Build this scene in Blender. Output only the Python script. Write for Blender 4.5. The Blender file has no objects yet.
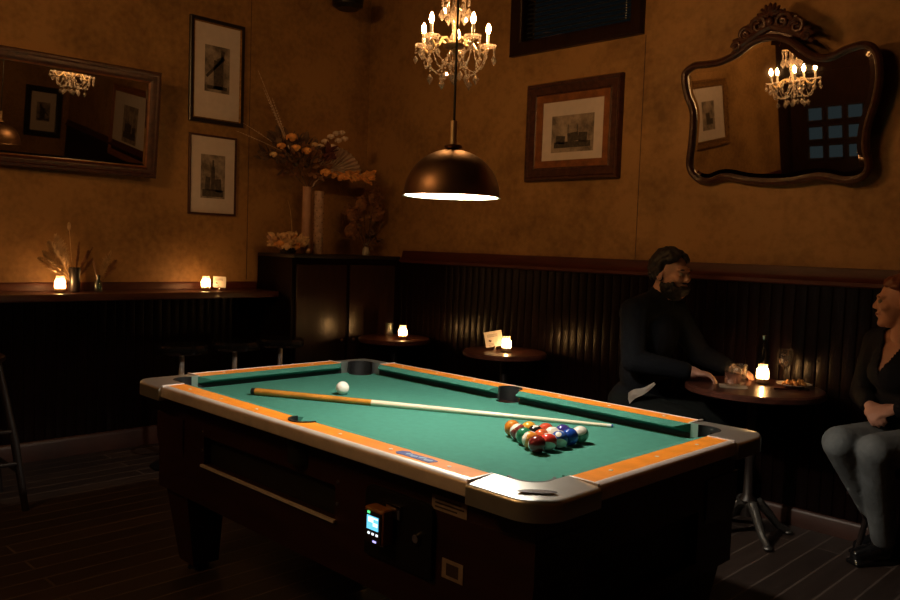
import bpy, bmesh, math, random
from mathutils import Vector, Matrix, Euler
random.seed(7)
SC = bpy.context.scene
COL = SC.collection
PI = math.pi
V = Vector

# ------------------------------------------------------------------ camera
def make_camera():
    yaw, pitch, roll = 0.7771, 0.0630, 0.0351
    fw = V((-math.sin(yaw)*math.cos(pitch), math.cos(yaw)*math.cos(pitch), -math.sin(pitch)))
    r = V((math.cos(yaw), math.sin(yaw), 0)); u = r.cross(fw)
    c, s = math.cos(roll), math.sin(roll)
    r2 = c*r + s*u; u2 = -s*r + c*u
    cam = bpy.data.cameras.new('camera'); cam.sensor_width = 36.0; cam.lens = 816.56*36/900
    cam.clip_start = 0.05
    o = bpy.data.objects.new('camera', cam); COL.objects.link(o)
    m = Matrix((r2, u2, -fw)).transposed().to_4x4(); m.translation = V((2.22807, -2.11875, 1.37688))
    o.matrix_world = m
    SC.camera = o
make_camera()

# ------------------------------------------------------------------ world + exposure
w = bpy.data.worlds.new('night'); SC.world = w; w.use_nodes = True
w.node_tree.nodes['Background'].inputs[0].default_value = (0.55, 0.75, 0.85, 1)
w.node_tree.nodes['Background'].inputs[1].default_value = 0.006
SC.view_settings.view_transform = 'Standard'
try: SC.view_settings.look = 'None'
except Exception: pass
SC.view_settings.exposure = 0.0
SC.view_settings.gamma = 1.0
SC.view_settings.use_curve_mapping = False
SC.cycles.max_bounces = 8
SC.cycles.transparent_max_bounces = 24
SC.cycles.sample_clamp_indirect = 4.0
SC.cycles.caustics_reflective = False
SC.cycles.caustics_refractive = False
PENDANT_L = 1450.0      # radiance of the pendant bulb
CHAND_L = 560.0        # radiance of each chandelier flame bulb
FLAME_L = 1000.0        # radiance of candle flames
WARM = (1.0, 0.50, 0.17)
WARM_P = (1.0, 0.89, 0.74)

# ------------------------------------------------------------------ materials
def mat(name, col, rough=0.5, metal=0.0, var=0.0, scale=8.0, bump=0.0, bscale=60.0, coat=0.0, spec=0.5, stretch=None):
    m = bpy.data.materials.new(name); m.use_nodes = True
    nt = m.node_tree; b = nt.nodes['Principled BSDF']
    b.inputs['Base Color'].default_value = (*col, 1); b.inputs['Roughness'].default_value = rough
    b.inputs['Metallic'].default_value = metal; b.inputs['Coat Weight'].default_value = coat
    b.inputs['Specular IOR Level'].default_value = spec
    tc = nt.nodes.new('ShaderNodeTexCoord'); src = tc.outputs['Object']
    if stretch:
        mp = nt.nodes.new('ShaderNodeMapping'); mp.inputs['Scale'].default_value = stretch
        nt.links.new(src, mp.inputs[0]); src = mp.outputs[0]
    if var > 0:
        n = nt.nodes.new('ShaderNodeTexNoise'); n.inputs['Scale'].default_value = scale; n.inputs['Detail'].default_value = 5
        nt.links.new(src, n.inputs['Vector'])
        rp = nt.nodes.new('ShaderNodeValToRGB')
        rp.color_ramp.elements[0].position = 0.3; rp.color_ramp.elements[1].position = 0.7
        rp.color_ramp.elements[0].color = (*[c*(1-var) for c in col], 1)
        rp.color_ramp.elements[1].color = (*[min(1, c*(1+var)) for c in col], 1)
        nt.links.new(n.outputs['Fac'], rp.inputs[0]); nt.links.new(rp.outputs[0], b.inputs['Base Color'])
    if bump > 0:
        n2 = nt.nodes.new('ShaderNodeTexNoise'); n2.inputs['Scale'].default_value = bscale; n2.inputs['Detail'].default_value = 3
        nt.links.new(src, n2.inputs['Vector'])
        bp = nt.nodes.new('ShaderNodeBump'); bp.inputs['Strength'].default_value = bump; bp.inputs['Distance'].default_value = 0.01
        nt.links.new(n2.outputs['Fac'], bp.inputs['Height']); nt.links.new(bp.outputs[0], b.inputs['Normal'])
    return m

def emis(name, col, strength):
    m = bpy.data.materials.new(name); m.use_nodes = True; nt = m.node_tree
    nt.nodes.remove(nt.nodes['Principled BSDF'])
    e = nt.nodes.new('ShaderNodeEmission'); e.inputs[0].default_value = (*col, 1); e.inputs[1].default_value = strength
    nt.links.new(e.outputs[0], nt.nodes['Material Output'].inputs[0]); return m

def thin_glass(name, tint=(1, 1, 1), gloss=0.12, frost=0.0, frost_col=(.9, .85, .8), rough=0.03):
    m = bpy.data.materials.new(name); m.use_nodes = True; nt = m.node_tree
    nt.nodes.remove(nt.nodes['Principled BSDF'])
    t = nt.nodes.new('ShaderNodeBsdfTransparent'); t.inputs[0].default_value = (*tint, 1)
    g = nt.nodes.new('ShaderNodeBsdfGlossy'); g.inputs['Roughness'].default_value = rough
    mx = nt.nodes.new('ShaderNodeMixShader')
    lw = nt.nodes.new('ShaderNodeLayerWeight'); lw.inputs[0].default_value = 0.35
    mm = nt.nodes.new('ShaderNodeMath'); mm.operation = 'MULTIPLY_ADD'
    nt.links.new(lw.outputs['Facing'], mm.inputs[0]); mm.inputs[1].default_value = 0.45; mm.inputs[2].default_value = gloss
    nt.links.new(mm.outputs[0], mx.inputs[0]); nt.links.new(t.outputs[0], mx.inputs[1]); nt.links.new(g.outputs[0], mx.inputs[2])
    out = mx.outputs[0]
    if frost > 0:
        tr = nt.nodes.new('ShaderNodeBsdfTranslucent'); tr.inputs[0].default_value = (*frost_col, 1)
        m2 = nt.nodes.new('ShaderNodeMixShader'); m2.inputs[0].default_value = frost
        nt.links.new(out, m2.inputs[1]); nt.links.new(tr.outputs[0], m2.inputs[2]); out = m2.outputs[0]
    nt.links.new(out, nt.nodes['Material Output'].inputs[0]); return m

def wallpaper():
    m = bpy.data.materials.new('wallpaper'); m.use_nodes = True; nt = m.node_tree; b = nt.nodes['Principled BSDF']
    b.inputs['Roughness'].default_value = 0.62; b.inputs['Specular IOR Level'].default_value = 0.3
    tc = nt.nodes.new('ShaderNodeTexCoord')
    def noise(s, d):
        n = nt.nodes.new('ShaderNodeTexNoise'); n.inputs['Scale'].default_value = s; n.inputs['Detail'].default_value = d
        nt.links.new(tc.outputs['Object'], n.inputs['Vector']); return n.outputs['Fac']
    a = noise(2.2, 6); c = noise(26, 4)
    vo = nt.nodes.new('ShaderNodeTexVoronoi'); vo.inputs['Scale'].default_value = 7.0; vo.feature = 'SMOOTH_F1'
    nt.links.new(tc.outputs['Object'], vo.inputs['Vector'])
    m1 = nt.nodes.new('ShaderNodeMath'); m1.operation = 'MULTIPLY_ADD'
    nt.links.new(c, m1.inputs[0]); m1.inputs[1].default_value = .55; nt.links.new(a, m1.inputs[2])
    m2 = nt.nodes.new('ShaderNodeMath'); m2.operation = 'MULTIPLY_ADD'
    nt.links.new(vo.outputs['Distance'], m2.inputs[0]); m2.inputs[1].default_value = .22; nt.links.new(m1.outputs[0], m2.inputs[2])
    rp = nt.nodes.new('ShaderNodeValToRGB')
    rp.color_ramp.elements[0].position = .62; rp.color_ramp.elements[1].position = 1.0
    rp.color_ramp.elements[0].color = (.20, .102, .032, 1); rp.color_ramp.elements[1].color = (.37, .195, .068, 1)
    nt.links.new(m2.outputs[0], rp.inputs[0]); nt.links.new(rp.outputs[0], b.inputs['Base Color'])
    bp = nt.nodes.new('ShaderNodeBump'); bp.inputs['Strength'].default_value = .25; bp.inputs['Distance'].default_value = .004
    nt.links.new(m2.outputs[0], bp.inputs['Height']); nt.links.new(bp.outputs[0], b.inputs['Normal'])
    return m

def planks():
    m = bpy.data.materials.new('floor_planks'); m.use_nodes = True; nt = m.node_tree; b = nt.nodes['Principled BSDF']
    tc = nt.nodes.new('ShaderNodeTexCoord'); mp = nt.nodes.new('ShaderNodeMapping'); mp.inputs['Rotation'].default_value = (0, 0, PI/2)
    nt.links.new(tc.outputs['Object'], mp.inputs[0])
    br = nt.nodes.new('ShaderNodeTexBrick'); br.inputs['Scale'].default_value = 1.0
    br.inputs['Brick Width'].default_value = 1.9; br.inputs['Row Height'].default_value = .115
    br.inputs['Mortar Size'].default_value = .007; br.inputs['Mortar Smooth'].default_value = .6
    br.inputs['Color1'].default_value = (.040, .026, .021, 1); br.inputs['Color2'].default_value = (.062, .040, .031, 1)
    br.inputs['Mortar'].default_value = (.15, .11, .09, 1)  # pale joints: lamp glints on the floor painted into the seam colour
    nt.links.new(mp.outputs[0], br.inputs['Vector'])
    n = nt.nodes.new('ShaderNodeTexNoise'); n.inputs['Scale'].default_value = 5; n.inputs['Detail'].default_value = 6
    mp2 = nt.nodes.new('ShaderNodeMapping'); mp2.inputs['Scale'].default_value = (6, 1, 1)
    nt.links.new(tc.outputs['Object'], mp2.inputs[0]); nt.links.new(mp2.outputs[0], n.inputs['Vector'])
    mx = nt.nodes.new('ShaderNodeMixRGB'); mx.blend_type = 'MULTIPLY'; mx.inputs[0].default_value = .7
    nt.links.new(br.outputs['Color'], mx.inputs[1]); nt.links.new(n.outputs['Fac'], mx.inputs[2])
    nt.links.new(mx.outputs[0], b.inputs['Base Color'])
    b.inputs['Roughness'].default_value = .5
    bp = nt.nodes.new('ShaderNodeBump'); bp.inputs['Strength'].default_value = .4; bp.inputs['Distance'].default_value = .004
    nt.links.new(br.outputs['Fac'], bp.inputs['Height']); bp.invert = True; nt.links.new(bp.outputs[0], b.inputs['Normal'])
    return m

def ball_material(name, col, stripe):
    m = bpy.data.materials.new(name); m.use_nodes = True; nt = m.node_tree; b = nt.nodes['Principled BSDF']
    b.inputs['Roughness'].default_value = .12; b.inputs['Coat Weight'].default_value = .5; b.inputs['Coat Roughness'].default_value = .08
    tc = nt.nodes.new('ShaderNodeTexCoord'); sp = nt.nodes.new('ShaderNodeSeparateXYZ'); nt.links.new(tc.outputs['Object'], sp.inputs[0])
    def step(out, op, v):
        a = nt.nodes.new('ShaderNodeMath'); a.operation = op; nt.links.new(out, a.inputs[0]); a.inputs[1].default_value = v; return a.outputs[0]
    ab = nt.nodes.new('ShaderNodeMath'); ab.operation = 'ABSOLUTE'; nt.links.new(sp.outputs['Z'], ab.inputs[0])
    ax = nt.nodes.new('ShaderNodeMath'); ax.operation = 'ABSOLUTE'; nt.links.new(sp.outputs['X'], ax.inputs[0])
    spot = step(ax.outputs[0], 'GREATER_THAN', .0267)
    mix = nt.nodes.new('ShaderNodeMixRGB'); mix.inputs[1].default_value = (*col, 1); mix.inputs[2].default_value = (.8, .76, .66, 1)
    fac = spot
    if stripe:
        st = step(ab.outputs[0], 'GREATER_THAN', .0155)
        mxm = nt.nodes.new('ShaderNodeMath'); mxm.operation = 'MAXIMUM'; nt.links.new(st, mxm.inputs[0]); nt.links.new(spot, mxm.inputs[1]); fac = mxm.outputs[0]
    nt.links.new(fac, mix.inputs[0]); nt.links.new(mix.outputs[0], b.inputs['Base Color'])
    return m

def engraving(name, base, ink, scale, seed):
    m = bpy.data.materials.new(name); m.use_nodes = True; nt = m.node_tree; b = nt.nodes['Principled BSDF']
    b.inputs['Roughness'].default_value = .7
    tc = nt.nodes.new('ShaderNodeTexCoord'); mp = nt.nodes.new('ShaderNodeMapping'); mp.inputs['Location'].default_value = (seed, seed*1.7, seed*.4)
    nt.links.new(tc.outputs['Object'], mp.inputs[0])
    n = nt.nodes.new('ShaderNodeTexNoise'); n.inputs['Scale'].default_value = scale; n.inputs['Detail'].default_value = 8; n.inputs['Roughness'].default_value = .7
    nt.links.new(mp.outputs[0], n.inputs['Vector'])
    rp = nt.nodes.new('ShaderNodeValToRGB'); rp.color_ramp.elements[0].position = .38; rp.color_ramp.elements[1].position = .62
    rp.color_ramp.elements[0].color = (*ink, 1); rp.color_ramp.elements[1].color = (*base, 1)
    nt.links.new(n.outputs['Fac'], rp.inputs[0]); nt.links.new(rp.outputs[0], b.inputs['Base Color']); return m

M = dict(
 paper_wall=wallpaper(), floor=planks(),
 ceiling=mat('dark_ceiling', (.035, .022, .016), .8, var=.2),
 wains=mat('dark_wainscot', (.0048, .0017, .0014), .30, var=.25, scale=5, stretch=(8, 8, 1), spec=.085),
 redwood=mat('red_mahogany', (.060, .0125, .0065), .5, var=.25, scale=6, stretch=(1, 1, 6), spec=.3),
 baseb=mat('baseboard_wood', (.036, .011, .006), .45, var=.3, scale=6),
 ledge=mat('ledge_mahogany', (.075, .026, .017), .3, var=.3, scale=5, stretch=(6, 1, 6), coat=.3),
 darkwood=mat('dark_wood', (.020, .0085, .006), .32, var=.3, scale=6, stretch=(4, 4, 1), spec=.3),
 blackwood=mat('black_wood', (.012, .008, .007), .45, var=.2),
 cloth=mat('green_cloth', (.050, .205, .158), .92, var=.07, scale=35, bump=.08, bscale=900, spec=.15),
 orange=mat('orange_laminate', (.86, .28, .024), .42, var=.12, scale=7, stretch=(2, 2, 2), spec=.35),
 alu=mat('aluminium_trim', (.86, .78, .72), .42, .45, var=.08, scale=20),
 chrome=mat('satin_chrome', (.68, .70, .66), .34, .9, var=.06, scale=14),
 chrome_dark=mat('polished_chrome', (.62, .62, .62), .12, 1.0),
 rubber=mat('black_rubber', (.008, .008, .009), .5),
 cab=mat('cabinet_brown', (.027, .0082, .005), .38, var=.22, scale=5, stretch=(1, 1, 5)),
 black=mat('black_metal', (.010, .010, .012), .4, .3),
 iron=mat('cast_iron', (.14, .135, .125), .42, .8, bump=.3, bscale=60),
 pearl=mat('pearl_inlay', (.85, .82, .74), .3),
 label=mat('worn_label', (.30, .24, .20), .6, var=.15, scale=40),
 labelink=mat('label_ink', (.05, .035, .03), .6),
 blue=mat('blue_decal', (.03, .07, .30), .4),
 paleblue=mat('pale_blue_decal', (.35, .55, .72), .4),
 white=mat('white_paper', (.62, .57, .51), .7, var=.06, scale=12),
 ivory=mat('ivory', (.88, .85, .78), .25, coat=.3),
 cuewood=mat('maple_cue', (.86, .76, .58), .25, var=.05, scale=4, coat=.4),
 cuebutt=mat('amber_cue_butt', (.62, .25, .035), .25, var=.2, scale=8, coat=.4),
 brass=mat('aged_brass', (.31, .19, .115), .42, 1.0, var=.18, scale=6, bump=.06, bscale=30),
 brass2=mat('bright_brass', (.85, .66, .42), .38, .8),
 enamel=mat('white_enamel', (.85, .80, .72), .5),
 cord=mat('black_cord', (.006, .005, .005), .6),
 bulbP=emis('pendant_bulb_glow', WARM_P, PENDANT_L),
 bulbC=emis('flame_bulb_glow', WARM, CHAND_L),
 flame=emis('candle_flame_glow', (1.0, .58, .24), FLAME_L),
 wax=mat('candle_wax', (.85, .72, .55), .5),
 jar=thin_glass('frosted_jar_glass', (1, .95, .88), .06, .42, (.95, .82, .62), .1),
 glass=thin_glass('clear_glass', (.97, .97, .97), .16, .05),
 drink=thin_glass('pink_drink', (.92, .75, .70), .05, .6, (.92, .66, .60)),
 wine=thin_glass('clear_drink', (.9, .86, .8), .08, .08),
 crystal=thin_glass('cut_crystal', (.96, .93, .9), .36, .18, (.95, .85, .78), .04),
 bottle=thin_glass('dark_bottle_glass', (.16, .2, .16), .14),
 gilt=mat('old_gilt', (.27, .135, .042), .42, .55, var=.4, scale=40, bump=.5, bscale=90),
 frame_brown=mat('carved_brown_frame', (.062, .022, .013), .34, .1, var=.4, scale=30, bump=.3, bscale=70),
 frame_orange=mat('orange_brown_frame', (.22, .078, .025), .36, .1, var=.3, scale=24, bump=.15),
 frame_black=mat('black_frame', (.014, .010, .009), .3, coat=.3),
 mirror=mat('mirror_silver', (.86, .86, .84), .015, 1.0),
 mount=mat('cream_mount', (.62, .52, .48), .8, var=.05, scale=20),
 ink=mat('print_ink', (.06, .045, .035), .8, var=.4, scale=60),
 midink=mat('print_grey', (.22, .165, .13), .8, var=.4, scale=60),
 slat=mat('blind_slat', (.045, .050, .052), .35, .3),
 pane=thin_glass('window_pane', (.8, .85, .85), .06),
 skin=mat('skin', (.50, .27, .19), .5, var=.07, scale=20, spec=.35),
 skin2=mat('fair_skin', (.54, .28, .195), .5, var=.07, scale=20, spec=.35),
 hair=mat('dark_hair', (.010, .007, .006), .6),
 hair2=mat('auburn_hair', (.16, .045, .018), .5),
 shirt=mat('navy_shirt', (.0032, .0045, .0072), .9, bump=.2, bscale=25, spec=.2),
 trousers=mat('dark_trousers', (.003, .0045, .0045), .9, spec=.2),
 jacket=mat('black_jacket', (.0038, .0034, .0046), .9, bump=.2, bscale=25, spec=.2),
 jeans=mat('washed_jeans', (.135, .158, .17), .85, var=.28, scale=12, bump=.3, bscale=40),
 boot=mat('black_leather', (.008, .008, .009), .22, coat=.3),
 eye=mat('eye', (.25, .22, .2), .2), lip=mat('lip', (.36, .13, .10), .5),
 petal=mat('dried_orange_petal', (.80, .34, .10), .8, var=.35, scale=30),
 petal2=mat('dried_tan_petal', (.72, .46, .24), .8, var=.3, scale=30),
 leaf=mat('dried_brown_leaf', (.24, .105, .045), .8, var=.4, scale=25),
 leafdark=mat('dried_dark_leaf', (.13, .075, .045), .8, var=.4, scale=25),
 palm=mat('bleached_palm', (.66, .50, .40), .8, var=.2, scale=20),
 grass=mat('dried_grass', (.52, .33, .16), .8, var=.3, scale=20),
 vase=mat('taupe_ceramic', (.44, .24, .16), .55, var=.2, scale=12, bump=.1),
 darkvase=mat('dark_ceramic', (.018, .013, .012), .3),
 whitevase=mat('white_ceramic', (.45, .42, .38), .35),
 plate=mat('cream_plate', (.60, .52, .42), .3),
 food=mat('fried_snack', (.50, .22, .05), .6, var=.4, scale=60, bump=.6, bscale=80),
 green_led=emis('green_led', (.1, 1, .25), 1.6), screen=emis('lit_screen', (.16, .62, .95), 1.3),
 screenlight=emis('screen_light', (.75, .95, 1.0), 1.8), white_led=emis('white_led', (.9, .95, 1), 1.6), violet_led=emis('violet_led', (.45, .4, 1), 1.8),
 reader=mat('amber_reader_case', (.30, .12, .030), .45, var=.1), readerface=mat('dark_reader_face', (.03, .02, .018), .3),
 litpane=emis('dusk_window_pane', (.42, .58, .62), .034),
)

# ------------------------------------------------------------------ mesh helpers
class MB:
    def __init__(s): s.bm = bmesh.new()
    def box(s, c, d, rot=None):
        r = bmesh.ops.create_cube(s.bm, size=1.0)
        m = Matrix.Translation(V(c)) @ ((rot.to_4x4()) if rot else Matrix()) @ Matrix.Diagonal((*d, 1))
        bmesh.ops.transform(s.bm, matrix=m, verts=r['verts']); return s
    def bx(s, x0, x1, y0, y1, z0, z1):
        return s.box(((x0+x1)/2, (y0+y1)/2, (z0+z1)/2), (abs(x1-x0), abs(y1-y0), abs(z1-z0)))
    def cone(s, p0, p1, r0, r1, n=16, caps=True):
        p0, p1 = V(p0), V(p1); d = p1-p0; L = d.length
        if L < 1e-6: return s
        r = bmesh.ops.create_cone(s.bm, cap_ends=caps, segments=n, radius1=max(r0, 1e-5), radius2=max(r1, 1e-5), depth=L)
        q = d.to_track_quat('Z', 'Y')
        bmesh.ops.transform(s.bm, matrix=Matrix.Translation((p0+p1)/2) @ q.to_matrix().to_4x4(), verts=r['verts']); return s
    def ball(s, c, r, rot=None, n=12):
        if not hasattr(r, '__len__'): r = (r, r, r)
        k = bmesh.ops.create_uvsphere(s.bm, u_segments=n, v_segments=max(4, n*2//3), radius=1)
        bmesh.ops.transform(s.bm, matrix=Matrix.Translation(V(c)) @ (rot.to_4x4() if rot else Matrix()) @ Matrix.Diagonal((*r, 1)), verts=k['verts']); return s
    def cap(s, p0, p1, r0, r1, n=14):
        s.cone(p0, p1, r0, r1, n); s.ball(p0, r0, n=n); s.ball(p1, r1, n=n); return s
    def tube(s, pts, r, n=8, closed=False):
        pts = [V(p) for p in pts]; N = len(pts); rings = []
        rr = r if hasattr(r, '__len__') else [r]*N
        up = None
        for i, p in enumerate(pts):
            a = pts[(i-1) % N] if (closed or i > 0) else p; b = pts[(i+1) % N] if (closed or i < N-1) else p
            t = (b-a).normalized()
            if up is None: up = t.orthogonal().normalized()
            up = (up - t*up.dot(t)); up = up.normalized() if up.length > 1e-6 else t.orthogonal().normalized()
            sd = t.cross(up)
            rings.append([s.bm.verts.new(p + rr[i]*(math.cos(2*PI*k/n)*up + math.sin(2*PI*k/n)*sd)) for k in range(n)])
        for i in range(N if closed else N-1):
            A, B = rings[i], rings[(i+1) % N]
            for k in range(n): s.bm.faces.new((A[k], A[(k+1) % n], B[(k+1) % n], B[k]))
        if not closed:
            s.bm.faces.new(rings[0][::-1]); s.bm.faces.new(rings[-1])
        return s
    def lathe(s, prof, c=(0, 0, 0), n=32, closed=False):
        c = V(c); rings = []
        for r, z in prof:
            rings.append([s.bm.verts.new(c + V((max(r, 1e-5)*math.cos(2*PI*k/n), max(r, 1e-5)*math.sin(2*PI*k/n), z))) for k in range(n)])
        R = list(zip(rings, rings[1:])) + ([(rings[-1], rings[0])] if closed else [])
        for A, B in R:
            for k in range(n): s.bm.faces.new((A[k], A[(k+1) % n], B[(k+1) % n], B[k]))
        return s
    def prism(s, poly, z0, z1):
        a = [s.bm.verts.new((x, y, z0)) for x, y in poly]; b = [s.bm.verts.new((x, y, z1)) for x, y in poly]
        n = len(poly)
        s.bm.faces.new(a[::-1]); s.bm.faces.new(b)
        for i in range(n): s.bm.faces.new((a[i], a[(i+1) % n], b[(i+1) % n], b[i]))
        return s
    def loft(s, rings, closed_ring=True, cap=True):
        R = [[s.bm.verts.new(p) for p in r] for r in rings]; n = len(R[0])
        for A, B in zip(R, R[1:]):
            for k in range(n if closed_ring else n-1): s.bm.faces.new((A[k], A[(k+1) % n], B[(k+1) % n], B[k]))
        if cap and closed_ring: s.bm.faces.new(R[0][::-1]); s.bm.faces.new(R[-1])
        return s
    def quad(s, *p): s.bm.faces.new([s.bm.verts.new(q) for q in p]); return s
    def bev(s, w, seg=2, ang=30):
        es = [e for e in s.bm.edges if len(e.link_faces) == 2 and e.calc_face_angle(0) > math.radians(ang)]
        if es: bmesh.ops.bevel(s.bm, geom=es, offset=w, segments=seg, affect='EDGES', profile=.6, clamp_overlap=True)
        return s
    def xf(s, m): bmesh.ops.transform(s.bm, matrix=m, verts=s.bm.verts); return s
    def build(s, name, m, parent=None, smooth=True, angle=35):
        bmesh.ops.recalc_face_normals(s.bm, faces=s.bm.faces)
        me = bpy.data.meshes.new(name)
        if smooth:
            for f in s.bm.faces: f.smooth = True
            for e in s.bm.edges:
                if len(e.link_faces) == 2 and e.calc_face_angle(0) > math.radians(angle): e.smooth = False
        s.bm.to_mesh(me); s.bm.free()
        o = bpy.data.objects.new(name, me); COL.objects.link(o); me.materials.append(m)
        if parent: o.parent = parent
        return o

def tag(o, label, cat, group=None):
    o['label'] = label; o['category'] = cat
    if group: o['group'] = group
    return o
def thing(name, label, cat, loc=(0, 0, 0), rot=(0, 0, 0), group=None):
    o = bpy.data.objects.new(name, None); o.empty_display_size = .05; COL.objects.link(o)
    o.location = loc; o.rotation_euler = rot
    return tag(o, label, cat, group)
def struct(o): o['kind'] = 'structure'; return o
def copy_tree(o, parent=None):
    c = o.copy(); COL.objects.link(c); c.parent = parent
    for ch in list(o.children): copy_tree(ch, c)
    return c
def part_label(o, l): o['label'] = l; return o
def arc(cx, cy, r, a0, a1, n=12):
    return [(cx+r*math.cos(math.radians(a0+(a1-a0)*i/n)), cy+r*math.sin(math.radians(a0+(a1-a0)*i/n))) for i in range(n+1)]

# ------------------------------------------------------------------ room shell
XL, YB, XR, YF, ZC = -2.996, 2.17, 6.5, -4.35, 3.60
struct(MB().bx(XL-.1, XR+.1, YF-.1, YB+.1, -.12, 0).build('floor', M['floor']))
struct(MB().bx(XL-.1, XR+.1, YF-.1, YB+.1, ZC, ZC+.1).build('ceiling', M['ceiling']))
struct(MB().bx(XL-.12, XL, YF-.1, YB+.12, 0, ZC).build('wall_left', M['paper_wall']))
WX0, WX1, WZ0, WZ1 = -1.39, -.54, 2.775, 3.40
b = MB(); b.bx(XL, WX0, YB, YB+.12, 0, ZC); b.bx(WX1, XR, YB, YB+.12, 0, ZC); b.bx(WX0, WX1, YB, YB+.12, 0, WZ0); b.bx(WX0, WX1, YB, YB+.12, WZ1, ZC)
struct(b.build('wall_back', M['paper_wall'], smooth=False))
struct(MB().bx(XL-.1, XR+.1, YF-.12, YF, 0, ZC).build('wall_front', M['darkwood']))
struct(MB().bx(XR, XR+.12, YF-.1, YB+.1, 0, ZC).build('wall_right', M['paper_wall']))

# window high in the back wall
win = struct(bpy.data.objects.new('window_1', None)); COL.objects.link(win)
def rect_frame(x0, x1, z0, z1, prof, y, sgn=-1):
    """prof: list of (inset, depth) swept round a rectangle with mitred corners; depth runs towards sgn*y"""
    rings = []
    for ins, d in prof:
        rings.append([(x0+ins, y+sgn*d, z0+ins), (x1-ins, y+sgn*d, z0+ins), (x1-ins, y+sgn*d, z1-ins), (x0+ins, y+sgn*d, z1-ins)])
    m = MB(); R = [[m.bm.verts.new(p) for p in r] for r in rings]
    for A, B in zip(R, R[1:]):
        for k in range(4): m.bm.faces.new((A[k], A[(k+1) % 4], B[(k+1) % 4], B[k]))
    return m
rect_frame(WX0-.09, WX1+.09, WZ0-.09, WZ1+.09, [(0, 0), (0, .03), (.012, .04), (.05, .035), (.075, .028), (.09, .02), (.09, -.10)], YB).build('window_frame', M['darkwood'], win)
MB().bx(WX0, WX1, YB+.085, YB+.09, WZ0, WZ1).build('window_pane', M['pane'], win)
bl = thing('window_blind', 'dark slatted venetian blind hanging inside the high window', 'blind', (WX0, YB+.035, WZ1))
for k in range(19):
    z = -.03 - k*.031
    MB().box(((WX1-WX0)/2, 0, z), (WX1-WX0-.02, .026, .0016), Euler((math.radians(38), 0, 0)).to_matrix()).build('slat', M['slat'], bl)
MB().bx(.005, WX1-WX0-.005, -.018, .018, -.022, -.0005).build('head_rail', M['slat'], bl)
c = MB()
for k in range(38): c.ball((WX1-WX0-.055, -.02, -.02-k*.0155), .0045, n=6)
c.build('pull_cord', M['pearl'], bl)

# wainscot: vertical beads really cut
def beadboard(length, height, pitch=.062, depth=.0045):
    prof = []; n = int(length/pitch)
    for k in range(n):
        x = k*pitch
        prof += [(x+.004, 0), (x+pitch*.25, .0016), (x+pitch*.5, .002), (x+pitch*.75, .0016), (x+pitch-.004, 0), (x+pitch-.001, -depth)]
    prof.append((length, 0)); prof[0] = (0, 0)
    m = MB()
    a = [m.bm.verts.new((x, -.02-d, 0)) for x, d in prof]; t = [m.bm.verts.new((x, -.02-d, height)) for x, d in prof]
    for k in range(len(prof)-1): m.bm.faces.new((a[k], a[k+1], t[k+1], t[k]))
    return m
wb = beadboard(XR-XL, 1.265).xf(Matrix.Translation((XL, YB, 0))).build('trim_1', M['wains'], angle=25); struct(wb)
wl = beadboard(YB-YF, 1.0).xf(Matrix.Translation((XL, YF, 0)) @ Matrix.Rotation(PI/2, 4, 'Z')).build('trim_2', M['wains'], angle=25); struct(wl)
# moulded red rail along the back wall
rp = [(0, 1.348), (-.014, 1.346), (-.018, 1.333), (-.022, 1.305), (-.034, 1.288), (-.048, 1.278), (-.048, 1.260), (-.02, 1.252), (0, 1.252)]
struct(MB().loft([[(x, YB+d, z) for d, z in rp] for x in (-2.51, XR)]).build('trim_3', M['redwood']))
bp_ = [(0, .0), (-.036, 0), (-.036, .075), (-.03, .088), (-.022, .094), (0, .094)]
struct(MB().loft([[(x, YB+d, z) for d, z in bp_] for x in (-2.51, XR)]).build('baseboard_back', M['baseb']))
struct(MB().loft([[(XL-d, y, z*1.3) for d, z in bp_] for y in (YF, 1.145)]).build('baseboard_left', M['baseb']))
rl = [(0, 1.086), (.012, 1.086), (.018, 1.076), (.018, 1.0345), (0, 1.0345)]
struct(MB().loft([[(XL+d, y, z) for d, z in rl] for y in (YF+.01, 1.145)]).build('trim_4', M['redwood']))
# wallpaper seams
struct(MB().bx(-.441, -.437, YB-.0012, YB, 1.348, 2.68).build('trim_5', M['frame_brown']))
struct(MB().bx(XL, XL+.0012, 1.07, 1.074, 1.10, 3.5).build('trim_6', M['frame_brown']))
# door with small panes in the front wall (seen only in the mirror)
dr = struct(bpy.data.objects.new('door_1', None)); COL.objects.link(dr)
MB().bx(-2.80, -1.75, YF, YF+.05, 0, 2.30).bev(.01).build('door_leaf', M['darkwood'], dr)
for i in range(3):
    for j in range(3):
        x0 = -2.56+i*.25; z0 = 1.22+j*.24
        MB().bx(x0, x0+.17, YF+.049, YF+.053, z0, z0+.15).build('door_pane', M['litpane'], dr)
        rect_frame(x0-.02, x0+.19, z0-.02, z0+.17, [(0, 0), (0, .014), (.02, .008), (.02, 0)], YF+.05, 1).build('glazing_bar', M['blackwood'], dr)
MB().cone((-1.84, YF+.05, 1.0), (-1.84, YF+.11, 1.0), .012, .012).ball((-1.84, YF+.12, 1.0), .03).build('door_knob', M['brass2'], dr)

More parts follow.
